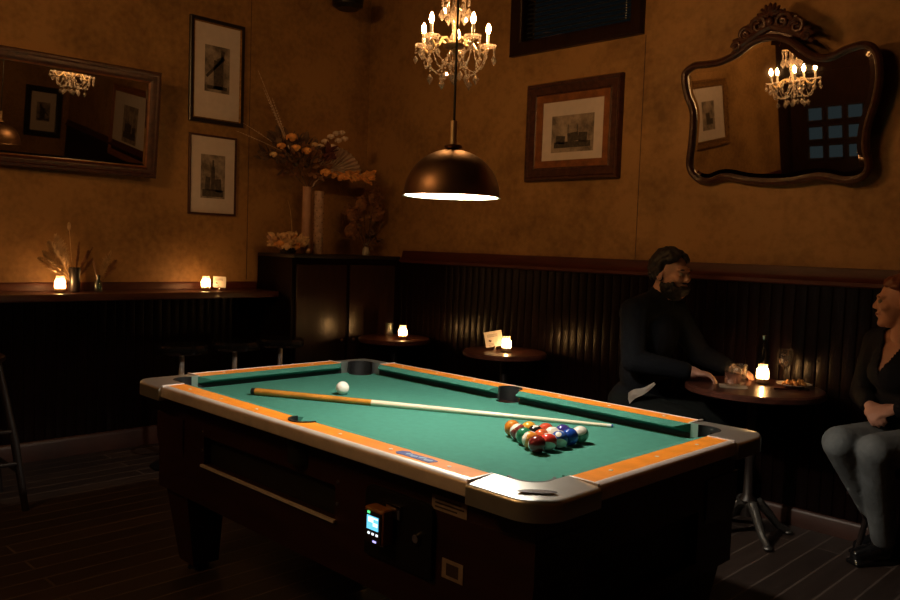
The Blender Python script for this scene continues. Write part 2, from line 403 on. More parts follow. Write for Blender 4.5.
# ------------------------------------------------------------------ ledge and corner cabinet
lg = MB().bx(XL, -2.68, YF+.01, 1.145, 0.990, 1.034).bev(.008, 3).build('drink_ledge', M['ledge'])
tag(lg, 'long dark red wooden drink ledge along the left wall under the wide mirror', 'shelf')
cb = thing('corner_cabinet', 'tall dark wooden cabinet in the room corner carrying the dried flowers', 'cabinet', (XL+.02, 1.15, 0))
MB().bx(0.006, .44, 0, .988, 0, 1.275).build('body', M['wains'], cb)
MB().bx(0.006, .463, -.004, .988, 1.275, 1.30).bev(.006).build('top', M['blackwood'], cb)
for y0 in (.03, .50):
    d = MB().bx(.44, .458, y0, y0+.44, .08, 1.23).bev(.006).build('door', M['darkwood'], cb)
    MB().ball((.468, y0+(.40 if y0 < .1 else .04), .68), .012).build('knob', M['brass'], d)

# speaker up in the corner
sp = thing('corner_speaker', 'black round speaker hung high in the room corner', 'speaker', (-2.80, 1.78, 3.20))
MB().lathe([(0, -.045), (.08, -.045), (.115, -.02), (.12, .03), (.09, .07), (0, .07)]).build('housing', M['black'], sp)
MB().cone((0, 0, .07), (0, 0, .4), .012, .012).build('bracket', M['black'], sp)

# ------------------------------------------------------------------ pool table
L_, W_, S_, HT, BED = 1.075, .618, .233, .79, .739
pt = thing('pool_table', 'green cloth pool table with orange rails and chrome corners under the dome lamp', 'pool table')
def cab_shell():
    m = MB(); x, y, z0, z1 = 1.005, .545, .34, .733
    m.bx(-x+.06, x-.06, -y+.06, y-.06, z0+.02, .64)
    # near side with opening for the ball trough  x -.68..0.20, z .50-.615
    for a in ((-x, -.63, z0, z1), (.20, x, z0, z1), (-.63, .20, z0, .505), (-.63, .20, .615, z1)): m.bx(a[0], a[1], -y, -y+.03, a[2], a[3])
    m.bx(-x, x, y-.03, y, z0, z1)
    m.bx(-x, -x+.03, -y+.03, y-.03, z0, z1)
    for a in ((-y+.03, -.33, z0, z1), (.30, y-.03, z0, z1), (-.33, .30, z0, .39), (-.33, .30, .56, z1)): m.bx(x-.03, x, a[0], a[1], a[2], a[3])
    return m
cab_shell().build('cabinet', M['cab'], pt, smooth=False)
MB().bx(-.63, .20, -.514, -.484, .505, .615).build('ball_trough', M['rubber'], pt)
MB().bx(.944, .974, -.33, .30, .39, .56).build('ball_window', M['rubber'], pt)
MB().box((-.215, -.551, .502), (.85, .014, .010)).bev(.003).build('trough_lip', M['alu'], pt)
for x in (-.645, .215):
    for z in (.63, .56): MB().cone((x, -.545, z), (x, -.549, z), .007, .006, 10).build('screw', M['chrome_dark'], pt)
for sx in (-1, 1):
    for sy in (-1, 1):
        lx0, lx1, ly0, ly1 = .79, 1.012, .34, .552
        top = [(sx*lx0, sy*ly0, .55), (sx*lx1, sy*ly0, .55), (sx*lx1, sy*ly1, .55), (sx*lx0, sy*ly1, .55)]
        bx0, bx1, by0, by1 = .81, .93, .37, .485
        bot = [(sx*bx0, sy*by0, .03), (sx*bx1, sy*by0, .03), (sx*bx1, sy*by1, .03), (sx*bx0, sy*by1, .03)]
        tp2 = [(x_, y_, .655) for x_, y_, z_ in top]
        lgm = MB().loft([bot, top, tp2]).bev(.012, 2).build('leg', M['cab'], pt)
        MB().cone((sx*.87, sy*.43, 0), (sx*.87, sy*.43, .032), .045, .03, 18).build('leveller', M['black'], lgm)
# bed with pocket cut-outs
PC, PR = .158, .060       # pocket centre from outer corner, radius
def bed_poly():
    e = .10; P = []; X, Y = L_-e, W_-e; cx, cy = L_-PC, W_-PC
    ac = math.degrees(math.acos((PC-e)/PR)); k = [i/12 for i in range(13)]
    def notch(cx, cy, st): return [(cx+PR*math.cos(math.radians(st-(270-2*ac)*t)), cy+PR*math.sin(math.radians(st-(270-2*ac)*t))) for t in k]
    def side(cy, a0, a1): return [(.05*math.cos(math.radians(a0+(a1-a0)*t)), cy+.05*math.sin(math.radians(a0+(a1-a0)*t))) for t in k]
    P += notch(-cx, -cy, 180-ac); P += side(-Y, 180, 0); P += notch(cx, -cy, 270-ac)
    P += notch(cx, cy, -ac); P += side(Y, 0, -180); P += notch(-cx, cy, 90-ac)
    return P
m = MB(); m.prism(bed_poly(), BED-.025, BED)
for f in list(m.bm.faces):
    if len(f.verts) > 4: bmesh.ops.triangulate(m.bm, faces=[f])
m.build('playing_bed', M['cloth'], pt, smooth=False)

RW, CW = .095, .047      # rail top width, cushion width
def trim_sec(E):
    return [(E-.020, HT-.004), (E-.0185, HT+.002), (E-.016, HT+.0022), (E-.004, HT-.0028), (E+.0005, HT-.007), (E+.002, HT-.012), (E+.001, HT-.043), (E-.004, HT-.047), (E-.020, HT-.047)]
def rail_long(sy, x0, x1, seam0, notch_at):
    """orange rail piece along the long side; notch_at: x of the side pocket end"""
    r = .055
    s = 1 if x1 > x0 else -1
    yo, yi = W_-.0185, W_-RW
    # x0 = casting seam, x1 = 0 (pocket)
    poly = [(x0, yo), (x1, yo)]
    yc = yi+.002
    pts = arc(0, yc, r, 90, (0 if s < 0 else 180), 10)     # from top of notch down to side
    poly += [(p[0], p[1]) for p in pts if p[1] >= yi-1e-6]
    poly += [(x0, yi)]
    q = MB().prism([(a, sy*b_) for a, b_ in poly], HT-.045, HT)
    ro = q.build('rail', M['orange'], pt, smooth=False)
    # aluminium side trim
    t = MB(); sec = trim_sec(W_)
    t.loft([[(xx, sy*a, z) for a, z in sec] for xx in (x0, 0)]); t.build('side_trim', M['alu'], ro)
    # cushion
    xa, xb = x0-s*.002, -s*.060
    sec = [(0, HT-.001), (CW*.55, HT-.006), (CW, HT-.012), (CW-.001, HT-.0155), (.004, HT-.030), (0, HT-.033)]
    def ring(xx, mit): return [(xx+mit*(d/CW), sy*(W_-RW-d), z) for d, z in sec]
    cu = MB().loft([ring(xa, s*.040), ring(xb, -s*.016)]).build('cushion', M['cloth'], ro)
    part_label(cu, 'green cloth cushion')
    MB().loft([[(xx, sy*(W_-RW-d), z) for d, z in ((-.004, HT-.033), (.003, HT-.033), (.003, BED-.002), (-.004, BED-.002))] for xx in (xa, xb)]).build('cushion_shade_strip', M['rubber'], ro)  # black strip added to paint the shade under the cushion nose
    for f in (.25, .5, .75):
        xs = (L_-.12)*f*-s
        MB().cone((xs, sy*(W_-.056), HT), (xs, sy*(W_-.056), HT+.0012), .0065, .006, 12).build('sight', M['pearl'], ro)
    return ro
def rail_short(sx):
    y0, y1 = -W_+S_, W_-S_
    ro = MB().bx(sx*(L_-.0185), sx*(L_-RW), y0, y1, HT-.045, HT).build('rail', M['orange'], pt, smooth=False)
    sec = trim_sec(L_)
    MB().loft([[(sx*a, yy, z) for a, z in sec] for yy in (y0, y1)]).build('side_trim', M['alu'], ro)
    sec = [(0, HT-.001), (CW*.55, HT-.006), (CW, HT-.012), (CW-.001, HT-.0155), (.004, HT-.030), (0, HT-.033)]
    def ring(yy, mit): return [(sx*(L_-RW-d), yy+mit*(d/CW), z) for d, z in sec]
    cu = MB().loft([ring(y0-.002, .040), ring(y1+.002, -.040)]).build('cushion', M['cloth'], ro); part_label(cu, 'green cloth cushion')
    MB().loft([[(sx*(L_-RW-d), yy, z) for d, z in ((-.004, HT-.033), (.003, HT-.033), (.003, BED-.002), (-.004, BED-.002))] for yy in (y0-.002, y1+.002)]).build('cushion_shade_strip', M['rubber'], ro)  # same black strip, painting the shade below the end cushion
    for yy in (-.24, 0, .24):
        MB().cone((sx*(L_-.058), yy, HT), (sx*(L_-.058), yy, HT+.0012), .0065, .006, 12).build('sight', M['pearl'], ro)
    return ro
rails = []
for sy in (-1, 1):
    rails.append(rail_long(sy, -L_+S_, 0, 0, 0)); rails.append(rail_long(sy, L_-S_, 0, 0, 0))
rail_short(-1); rail_short(1)
# chrome corner castings, pocket liners
def casting(sx, sy):
    r = .085; poly = [(0, S_), (0, S_*.7), (0, r)] + [(r-r*math.cos(a), r-r*math.sin(a)) for a in [i*PI/2/10 for i in range(1, 10)]] + [(r, 0), (S_*.7, 0), (S_, 0), (S_, RW), (.192, RW)]
    a0, a1 = -74, -196
    poly += [(PC+.065*math.cos(math.radians(a0+(a1-a0)*i/20)), PC+.065*math.sin(math.radians(a0+(a1-a0)*i/20))) for i in range(21)]
    poly += [(RW, .192), (RW, S_)]
    P = [(sx*(L_-u), sy*(W_-v)) for u, v in poly]
    m = MB()
    # slightly domed top: falls towards the outer edge, with a rolled rim
    def lift(u, v): return HT+.003 - .0075*(1-min(1, min(u, v)/.09))
    n = len(P); top = [m.bm.verts.new((P[i][0], P[i][1], lift(*poly[i]))) for i in range(n)]
    def ins(i, d):
        u, v = poly[i]; 
        return (u, v)
    rows = [top]
    for k in range(1, 6):
        a = k*PI/2/5; rr = .012
        row = []
        for i in range(n):
            u, v = poly[i]; o = min(u, v) < .086 and not (u >= RW-1e-6 and v >= RW-1e-6)
            outer = (u <= 1e-6 or v <= 1e-6 or (u < r and v < r and math.hypot(u-r, v-r) > r-1e-4))
            if outer:
                if u < r and v < r: nx, ny = (u-r)/r, (v-r)/r
                elif u <= 1e-6: nx, ny = -1, 0
                else: nx, ny = 0, -1
            else: nx = ny = 0
            uu, vv = u+nx*rr*math.sin(a), v+ny*rr*math.sin(a)
            row.append(m.bm.verts.new((sx*(L_-uu), sy*(W_-vv), lift(u, v)-rr*(1-math.cos(a)))))
        rows.append(row)
    rows.append([m.bm.verts.new((v_.co.x, v_.co.y, HT-.058)) for v_ in rows[-1]])
    for A, B in zip(rows, rows[1:]):
        for i in range(n): m.bm.faces.new((A[i], A[(i+1) % n], B[(i+1) % n], B[i]))
    f = m.bm.faces.new(top); g = m.bm.faces.new(rows[-1][::-1])
    bmesh.ops.triangulate(m.bm, faces=[f, g])
    o = m.build('corner_casting', M['chrome'], pt, angle=50); part_label(o, 'chrome corner casting')
    for (u0, v0, u1, v1) in ((S_-.001, .0, S_+.008, RW), (.0, S_-.001, RW, S_+.008)):
        MB().bx(sx*(L_-u0), sx*(L_-u1), sy*(W_-v0), sy*(W_-v1), HT-.03, HT+.0035).bev(.002).build('seam_strip', M['alu'], o)
    cx, cy = sx*(L_-PC), sy*(W_-PC)
    l = MB(); rings = []
    base = math.atan2(sy, sx)
    for i in range(25):
        a = base + math.radians(-82+164*i/24)
        ca, sa = math.cos(a), math.sin(a)
        rings.append([(cx+.0645*ca, cy+.0645*sa, HT+.0035), (cx+.057*ca, cy+.057*sa, HT+.0035), (cx+.057*ca, cy+.057*sa, BED-.07), (cx+.0645*ca, cy+.0645*sa, BED-.07)])
    l.loft(rings); o2 = l.build('pocket_liner', M['rubber'], pt); part_label(o2, 'black rubber pocket liner')
    MB().cone((cx, cy, BED-.09), (cx, cy, BED-.068), .061, .061, 24).build('pocket_cup', M['rubber'], pt)
    return o
for sx in (-1, 1):
    for sy in (-1, 1): casting(sx, sy)
for sy in (-1, 1):
    cy = sy*(W_-RW+.002); l = MB(); rings = []
    for i in range(21):
        a = (PI/2*sy) + math.radians(-96+192*i/20); ca, sa = math.cos(a), math.sin(a)
        rings.append([(.056*ca, cy+.056*sa, HT+.004), (.047*ca, cy+.047*sa, HT+.004), (.047*ca, cy+.047*sa, BED-.07), (.056*ca, cy+.056*sa, BED-.07)])
    l.loft(rings); o2 = l.build('pocket_liner', M['rubber'], pt); part_label(o2, 'black rubber pocket liner')
    MB().cone((0, cy, BED-.09), (0, cy, BED-.068), .056, .056, 24).build('pocket_cup', M['rubber'], pt)
# maker plate on the near corner: black lens with pale lines
def plate_near():
    R = Matrix.Translation((L_-.058, -W_+.058, HT+.0022)) @ Matrix.Rotation(PI/4, 4, 'Z')
    m = MB().lathe([(0, .0012), (.048, .0012), (.05, 0)], n=28); m.xf(R @ Matrix.Diagonal((1.0, .30, 1, 1)))
    o = m.build('maker_plate', M['labelink'], pt); part_label(o, 'black oval maker plate')
    q = MB()
    for dy in (-.004, 0, .004): q.box((0, dy, .0014), (.046-abs(dy)*3, .0012, .0006))
    q.xf(R); q.build('lettering', M['label'], o)
plate_near()
# blue decal on the near long rail
def rail_decal():
    R = Matrix.Translation((.585, -W_+.056, HT+.0002))
    m = MB(); m.prism([(-.075, -.010), (-.06, -.02), (-.04, -.016), (.07, -.018), (.078, .010), (.05, .017), (-.03, .014), (-.05, .022), (-.072, .012)], 0, .001); m.xf(R)
    o = m.build('rail_decal', M['blue'], pt); part_label(o, 'blue logo decal')
    q = MB()
    for k, (x, w_, dy) in enumerate(((-.03, .02, .002), (-.004, .022, -.004), (.024, .024, .003), (.052, .026, -.003))):
        q.box((x, dy, .0012), (w_, .009, .0006), Euler((0, 0, .35)).to_matrix())
    q.xf(R); q.build('lettering', M['paleblue'], o)
rail_decal()
# coin door, card reader, labels on near side
cd = MB(); cd.prism([(.365, .452)] + [(.655, .452), (.655, .63)] + [(.655-.03+.03*math.cos(a), .635+.03*math.sin(a)) for a in [i*PI/2/6 for i in range(7)]] + [(.395+.03*math.cos(a), .635+.03*math.sin(a)) for a in [PI/2+i*PI/2/6 for i in range(7)]], 0, .014)
cd.xf(Matrix(((1, 0, 0, 0), (0, 0, -1, -0.5450), (0, 1, 0, 0), (0, 0, 0, 1))))
cdo = cd.bev(.003).build('coin_door', M['black'], pt); part_label(cdo, 'black metal coin door')
MB().box((.50, -0.5630, .612), (.06, .01, .04)).bev(.004).build('coin_slide', M['chrome_dark'], cdo)
MB().cone((.60, -0.5590, .56), (.60, -0.5710, .56), .013, .012, 16).build('lock', M['chrome_dark'], cdo)
MB().box((.44, -0.5630, .50), (.045, .008, .014)).bev(.003).build('coin_return', M['chrome_dark'], cdo)
rd = MB().box((.455, -0.5800, .565), (.085, .045, .105)).bev(.010, 3).build('card_reader', M['reader'], pt); part_label(rd, 'amber card reader with a lit screen')
MB().box((.455, -0.6035, .562), (.074, .003, .092)).bev(.001).build('face', M['readerface'], rd)
MB().box((.457, -0.6055, .575), (.050, .002, .040)).build('screen', M['screen'], rd)
q = MB(); q.box((.450, -0.6067, .584), (.022, .001, .014)); q.box((.470, -0.6067, .572), (.020, .001, .010)); q.box((.464, -0.6067, .590), (.034, .001, .004)); q.build('screen_text', M['screenlight'], rd)
for k in range(3): MB().box((.441+k*.018, -0.6058, .543), (.008, .002, .006)).build('button_light', M['white_led'], rd)
MB().box((.439, -0.6058, .604), (.010, .002, .006)).build('status_light', M['green_led'], rd)
MB().box((.467, -0.6058, .522), (.014, .002, .005)).build('payment_light', M['violet_led'], rd)
lb = MB().box((.707, -0.5462, .675), (.134, .0024, .042)).build('notice_label', M['label'], pt); part_label(lb, 'worn pale notice label')
q = MB()
for k, w_ in enumerate((.10, .11, .085)): q.box((.708-(.11-w_)/2, -0.5477, .686-k*.011), (w_, .0008, .0042))
q.build('lettering', M['labelink'], lb)
lb = MB().box((.727, -0.5462, .50), (.08, .0024, .054)).build('square_label', M['label'], pt); part_label(lb, 'pale square label with dark middle')
MB().box((.727, -0.5477, .50), (.046, .0008, .034)).build('lettering', M['labelink'], lb)

# ------------------------------------------------------------------ balls and cue
BR = .0286
bz = BED + BR + .0003
cue = MB().ball((0, 0, 0), BR, n=32).build('cue_ball', M['ivory']); cue.location = (-0.507, 0.028, bz)
tag(cue, 'plain white cue ball alone on the far half of the green cloth', 'ball')
apex = V((0.446, 0.021)); sp_ = 2*BR*1.012; h_ = sp_*math.sqrt(3)/2
RACK = {  # (row, place): (name colour, colour, stripe, label)
 (0, 0): ('orange', (.62, .20, .02), 0, 'solid orange ball at the left tip of the rack'),
 (1, 0): ('maroon', (.24, .035, .03), 1, 'maroon striped ball just behind the orange tip ball'),
 (1, 1): ('yellow', (.70, .36, .04), 0, 'solid yellow ball at the back of the rack beside the tip ball'),
 (2, 0): ('green', (.02, .17, .08), 0, 'solid green ball on the left side of the rack'),
 (2, 1): ('black', (.012, .012, .012), 0, 'black ball in the middle of the rack'),
 (2, 2): ('red', (.55, .07, .03), 0, 'solid red ball in the back row under the cue shaft'),
 (3, 0): ('orange', (.66, .24, .03), 1, 'orange striped ball beside the dark maroon front ball'),
 (3, 1): ('red_orange', (.62, .11, .035), 0, 'reddish orange ball behind the red striped one'),
 (3, 2): ('yellow', (.70, .42, .06), 1, 'yellow striped ball behind the blue striped ball'),
 (3, 3): ('purple', (.05, .04, .22), 0, 'solid purple ball in the back row near the right corner of the rack'),
 (4, 0): ('maroon', (.15, .018, .016), 0, 'solid dark maroon ball at the front corner of the rack'),
 (4, 1): ('red', (.62, .045, .03), 1, 'red and white striped ball second from the front corner'),
 (4, 2): ('blue', (.03, .10, .36), 1, 'blue striped ball showing its white number spot'),
 (4, 3): ('blue', (.012, .06, .34), 0, 'solid deep blue ball next to the green and white one'),
 (4, 4): ('green', (.05, .24, .15), 1, 'green and white striped ball at the right corner of the rack'),
}
def orient(z, x):
    z = V(z).normalized(); x = V(x); x = (x-z*x.dot(z)).normalized(); return Matrix((x, z.cross(x), z)).transposed().to_euler()
ROT = {(4, 1): ((.45, -.55, -.70), (.75, .66, 0)), (4, 2): ((.5, -.55, -.65), (.25, -.55, .8)), (4, 4): ((.15, -.45, .85), (.75, .66, 0)),
       (3, 0): ((-.75, -.55, .25), (.1, .3, .9)), (1, 0): ((-.6, -.2, .75), (.75, .66, 0)), (3, 2): ((.2, -.3, .9), (.75, .66, 0)), (2, 1): ((.7, .7, 0), (-.25, -.45, .85))}
for (i, j), (nm, colr, st, lab) in RACK.items():
    o = MB().ball((0, 0, 0), BR, n=32).build('pool_ball', ball_material('ball_'+nm+('_stripe' if st else '_solid'), colr, st))
    o.location = (apex.x+i*h_, apex.y+(j-i/2)*sp_, bz); o.rotation_euler = orient(*ROT.get((i, j), ((0, 0, 1), (.75, .66, 0))))
    tag(o, lab, 'ball', 'racked pool balls')
b0, b1 = V((-0.718, -0.282, BED+.0155)), V((0.583, 0.433, BED+.0068))
d_ = (b1-b0)
pc = thing('pool_cue', 'wooden pool cue with amber butt lying across the green cloth', 'cue', b0)
P_ = lambda t: d_*t
MB().cone(P_(0.012), P_(.36), .0150, .0122, 20).build('butt', M['cuebutt'], pc)
MB().cone(P_(0), P_(.012), .0140, .0152, 20).build('bumper', M['rubber'], pc)
MB().cone(P_(.36), P_(.985), .0122, .0066, 20).build('shaft', M['cuewood'], pc)
MB().cone(P_(.985), P_(.996), .0066, .0065, 16).build('ferrule', M['ivory'], pc)
MB().cone(P_(.996), P_(1), .0065, .0055, 16).build('tip', M['blue'], pc)

# ------------------------------------------------------------------ pendant lamp over the table
PX, PY, PZ = .141, -.008, 1.566
pl = thing('pendant_lamp', 'brass dome pendant lamp hanging over the pool table', 'lamp', (PX, PY, PZ))
R0 = .174
prof = [(R0*math.cos(a), R0*math.sin(a)*.96) for a in [i*PI/2/16*.985 for i in range(17)]]
MB().lathe([(R0+.004, -.004)] + prof, n=56).build('shade', M['brass'], pl)
inner = [((R0-.006)*math.cos(a), (R0-.006)*math.sin(a)*.95) for a in [i*PI/2/14*.97 for i in range(15)]]
part_label(MB().lathe([(R0+.004, -.0042), (R0-.006, -.002)] + inner, n=56).build('shade_lining', M['enamel'], pl), 'white enamel lining')
MB().lathe([(0, .172), (.03, .17), (.034, .176), (.03, .182), (.013, .184)], n=24).build('cap', M['brass'], pl)
MB().cone((0, 0, .18), (0, 0, .268), .0125, .0125, 20).build('stem', M['brass2'], pl)
MB().cone((0, 0, .265), (0, 0, ZC-PZ), .0045, .0045, 8).build('cord', M['cord'], pl)
MB().cone((0, 0, ZC-PZ-.03), (0, 0, ZC-PZ), .05, .06, 24).build('ceiling_rose', M['brass'], pl)
MB().cone((0, 0, .110), (0, 0, .175), .018, .02, 16).build('socket', M['black'], pl)
MB().ball((0, 0, .080), (.034, .034, .036), n=20).build('bulb', M['bulbP'], pl)

# ------------------------------------------------------------------ chandelier
def make_chandelier(loc, label):
    t = thing('chandelier', label, 'chandelier', loc, (0, 0, .787+math.radians(12)), 'crystal chandeliers')
    R = .150
    MB().lathe([(0, .02), (.012, .02), (.018, .035), (.012, .05), (.024, .065), (.03, .08), (.02, .10), (.012, .12), (.018, .16), (.024, .20), (.016, .24), (.012, .28), (.022, .30), (.026, .325), (.012, .34), (.006, .36), (0, .36)], n=20).build('stem', M['crystal'], t)
    MB().cone((0, 0, .0), (0, 0, .36), .006, .006, 8).build('rod', M['brass2'], t)
    MB().lathe([(0, .05), (.045, .052), (.052, .062), (.045, .066), (0, .066)], n=20).build('hub', M['brass'], t)
    MB().lathe([(.03, .275), (.062, .283), (.062, .288), (.028, .284)], n=20).build('crown', M['brass2'], t)
    def drop(x, y, z, ln, big, name='crystal_drop'):
        m = MB()
        for k in range(ln): m.ball((x, y, z-.006-k*.0125), .0055, n=6)
        zz = z-.006-ln*.0125
        m.cone((x, y, zz), (x, y, zz-.012*big), .0015, .009*big, 6); m.cone((x, y, zz-.012*big), (x, y, zz-.026*big), .009*big, .001, 6)
        m.build(name, M['crystal'], t, smooth=False)
    for k in range(5):
        a = k*2*PI/5; ca, sa = math.cos(a), math.sin(a)
        pts = [(r*ca, r*sa, z) for r, z in ((.03, .062), (.055, .085), (.078, .078), (.10, .045), (.125, .035), (R, .06))]
        MB().tube(pts, .0062, 8).build('arm', M['brass2'], t)
        MB().lathe([(0, .060), (.034, .066), (.038, .074), (.03, .07), (0, .066)], (R*ca, R*sa, 0), 18).build('drip_pan', M['crystal'], t)
        MB().cone((R*ca, R*sa, .068), (R*ca, R*sa, .125), .0075, .0075, 12).build('candle_sleeve', M['ivory'], t)
        MB().lathe([(0, 0), (.006, .001), (.0105, .014), (.009, .026), (.004, .040), (0, .046)], (R*ca, R*sa, .125), 12).build('bulb', M['bulbC'], t)
        for j in range(5):
            b = j*2*PI/5+.3
            drop(R*ca+.035*math.cos(b), R*sa+.035*math.sin(b), .070, 1 if j % 2 else 3, 1.4)
        # bead swag to the next arm and to the hub
        a2 = (k+1)*2*PI/5; m = MB(); sw = []
        for s in range(11):
            f = s/10; x = R*((1-f)*ca+f*math.cos(a2)); y = R*((1-f)*sa+f*math.sin(a2)); z = .05-.105*4*f*(1-f)*.9
            m.ball((x, y, z), .0058, n=6); sw.append((x, y, z))
        m.tube(sw, .0022, 5)
        m.build('bead_swag', M['crystal'], t, smooth=False)
        m = MB(); sw = []
        for s in range(9):
            f = s/8; sw.append(((R*(1-f)+.03*f)*ca, (R*(1-f)+.03*f)*sa, .045-.10*4*f*(1-f)*.8-.02*f)); m.ball(sw[-1], .0055, n=6)
        m.tube(sw, .0022, 5)
        m.build('bead_swag', M['crystal'], t, smooth=False)
        am = a+PI/5
        drop(.105*math.cos(am), .105*math.sin(am), -.025, 3, 1.8)
        drop(.055*math.cos(a), .055*math.sin(a), .0, 4, 1.7)
        drop(.060*math.cos(am), .060*math.sin(am), .282, 5, 2.1)
        drop(.060*math.cos(a), .060*math.sin(a), .282, 4, 2.0)
    drop(0, 0, -.01, 3, 2.2)
    m = MB(); zt = ZC-loc[2]; z = .36; k = 0
    return t, z
def chain(t, z, top):
    m = MB(); k = 0
    while z < top-.02:
        rot = Matrix.Rotation(PI/2*(k % 2), 4, 'Z')
        pts = [rot @ V((.006*math.cos(a), 0, z+.012+.012*math.sin(a))) for a in [i*2*PI/10 for i in range(10)]]
        m.tube(pts, .0016, 5, closed=True); z += .0195; k += 1
    m.build('chain', M['brass'], t)
    MB().lathe([(0, top-.03), (.02, top-.03), (.05, top), (0, top)], n=20).build('canopy', M['brass'], t)
ch, z = make_chandelier((-.33, .455, 2.20), 'small crystal chandelier with five lit candle bulbs in front of the corner')
# its larger twin lights the rear half of the room, behind the camera
ch2 = copy_tree(ch); ch2.location = (-.6, -3.0, 2.70); ch2.scale = (2.1, 2.1, 2.1)
ch2['label'] = 'larger crystal chandelier hanging in the rear half of the room'
chain(ch, z, ZC-2.20); chain(ch2, z, (ZC-2.70)/2.1)

# ------------------------------------------------------------------ framed pictures (local: x right, y into wall, z up)
def framed(name, label, cat, loc, rotz, w_, h_, prof, fmat, mount_in, print_size, art, group=None, inner=None, tilt=0):
    t = thing(name, label, cat, loc, (tilt, 0, rotz), group)
    rect_frame(-w_/2, w_/2, -h_/2, h_/2, prof, 0).build('frame', M[fmat], t)
    if inner:
        rect_frame(-w_/2+inner[0], w_/2-inner[0], -h_/2+inner[0], h_/2-inner[0], [(0, inner[2]), (0, inner[2]+.008), (inner[1], inner[2]+.004), (inner[1], 0)], 0).build('frame_liner', M[inner[3]], t)
    e = mount_in
    MB().bx(-w_/2+e*.8, w_/2-e*.8, -.012, -.006, -h_/2+e*.8, h_/2-e*.8).build('mount', M['mount'], t)
    pw, ph, oz = print_size
    p = MB().bx(-pw/2, pw/2, -.0128, -.0118, oz-ph/2, oz+ph/2).build('print', art[0], t)
    m = MB()
    for x, z, dx, dz, r in art[1]: m.box((x*pw, -.0133, oz+z*ph), (dx*pw, .0008, dz*ph), Euler((0, r, 0)).to_matrix())
    if art[1]: m.build('drawing', M['ink'], p)
    return t
plain = [(0, 0), (0, .022), (.004, .026), (.022, .024), (.026, .018), (.026, .004)]
wide = [(0, 0), (0, .030), (.010, .040), (.028, .038), (.036, .028), (.070, .024), (.078, .030), (.088, .026), (.092, .018)]
wide2 = [(0, 0), (0, .030), (.008, .042), (.020, .042), (.030, .030), (.070, .026), (.078, .031), (.086, .026), (.086, .010)]
art_a = (engraving('tower_print', (.36, .29, .24), (.10, .075, .06), 9, 1.0), [(.05, -.12, .38, .62, 0), (.14, .22, .30, .10, -.6), (.20, .30, .14, .24, .1), (-.12, .02, .10, .55, .75), (.0, -.40, .8, .08, 0)])
art_b = (engraving('castle_print', (.34, .27, .22), (.10, .075, .055), 11, 3.0), [(.0, -.05, .16, .55, 0), (.0, .28, .07, .2, 0), (-.22, -.16, .2, .3, .1), (.22, -.2, .26, .3, -.1), (0, -.38, .86, .16, 0)])
art_c = (engraving('city_print', (.40, .31, .24), (.13, .095, .07), 9, 5.0), [(-.28, -.16, .22, .22, .1), (.02, -.10, .26, .24, -.1), (.25, -.12, .2, .26, .05), (-.1, .12, .015, .24, .0), (.12, .10, .015, .24, 0), (0, -.30, .86, .16, 0)])
art_d = (engraving('harbour_print', (.36, .28, .22), (.12, .09, .07), 8, 8.0), [(.05, -.1, .3, .4, .1), (-.2, -.2, .3, .2, 0)])
framed('framed_print', 'tall print in a black frame, upper of the pair on the left wall', 'picture', (XL, .805, 2.535), PI/2, .415, .705, plain, 'frame_black', .026, (.19, .315, .02), art_a, 'framed prints', (.026, .008, .014, 'gilt'))
framed('framed_print', 'tall print in a thin brown frame, lower of the pair on the left wall', 'picture', (XL, .785, 1.827), PI/2, .362, .55, [(0, 0), (0, .018), (.003, .021), (.013, .020), (.016, .004)], 'frame_brown', .016, (.185, .30, -.01), art_b, 'framed prints')
framed('framed_print', 'town view print in a wide brown frame left of the carved crest mirror', 'picture', (-.937, YB, 2.158), 0, .735, .633, wide2, 'frame_brown', .128, (.33, .235, -.02), art_c, 'framed prints', (.082, .046, .020, 'frame_orange'))
framed('framed_print', 'gilt framed print seen reflected in the carved crest mirror', 'picture', (XL, -2.68, 1.98), PI/2, .84, .80, wide, 'gilt', .092, (.26, .34, -.02), art_d, 'framed prints')
framed('framed_print', 'gilt framed print seen reflected at the right end of the wide mirror', 'picture', (3.35, YB, 1.62), 0, 1.6, 1.0, wide, 'frame_orange', .092, (.6, .5, 0), art_c, 'framed prints')
framed('framed_print', 'black framed print seen reflected at the left end of the wide mirror', 'picture', (XR, 1.78, 1.42), -PI/2, .55, .80, wide, 'frame_black', .092, (.2, .3, 0), art_a, 'framed prints')

# wide bevelled mirror on the left wall: hung leaning forward
wm = thing('wide_mirror', 'wide mirror in a dark wooden frame hanging on the left wall', 'mirror', (XL+.047, -.1, 1.765), (math.radians(6), 0, PI/2-math.radians(3)))
mw, mh = 1.40, .672
MX0, MX1 = .437-mw, .437
def bev_glass(x0, x1, z0, z1, bw, y):
    m = MB(); a = [(x0, y, z0), (x1, y, z0), (x1, y, z1), (x0, y, z1)]
    b = [(x0+bw, y-.0014, z0+bw), (x1-bw, y-.0014, z0+bw), (x1-bw, y-.0014, z1-bw), (x0+bw, y-.0014, z1-bw)]
    A = [m.bm.verts.new(p) for p in a]; B = [m.bm.verts.new(p) for p in b]
    m.bm.faces.new(B)
    for k in range(4): m.bm.faces.new((A[k], A[(k+1) % 4], B[(k+1) % 4], B[k]))
    return m
rect_frame(MX0, MX1, 0, mh, [(0, 0), (0, .022), (.008, .034), (.022, .036), (.030, .028), (.046, .030), (.058, .024), (.066, .016), (.070, .006)], 0).build('frame', M['frame_brown'], wm)
rect_frame(MX0+.066, MX1-.066, .066, mh-.066, [(0, .012), (0, .019), (.008, .014), (.008, .004)], 0).build('frame_liner', M['frame_orange'], wm)
bev_glass(MX0+.066, MX1-.066, .066, mh-.066, .022, -.006).build('mirror_glass', M['mirror'], wm, smooth=False)
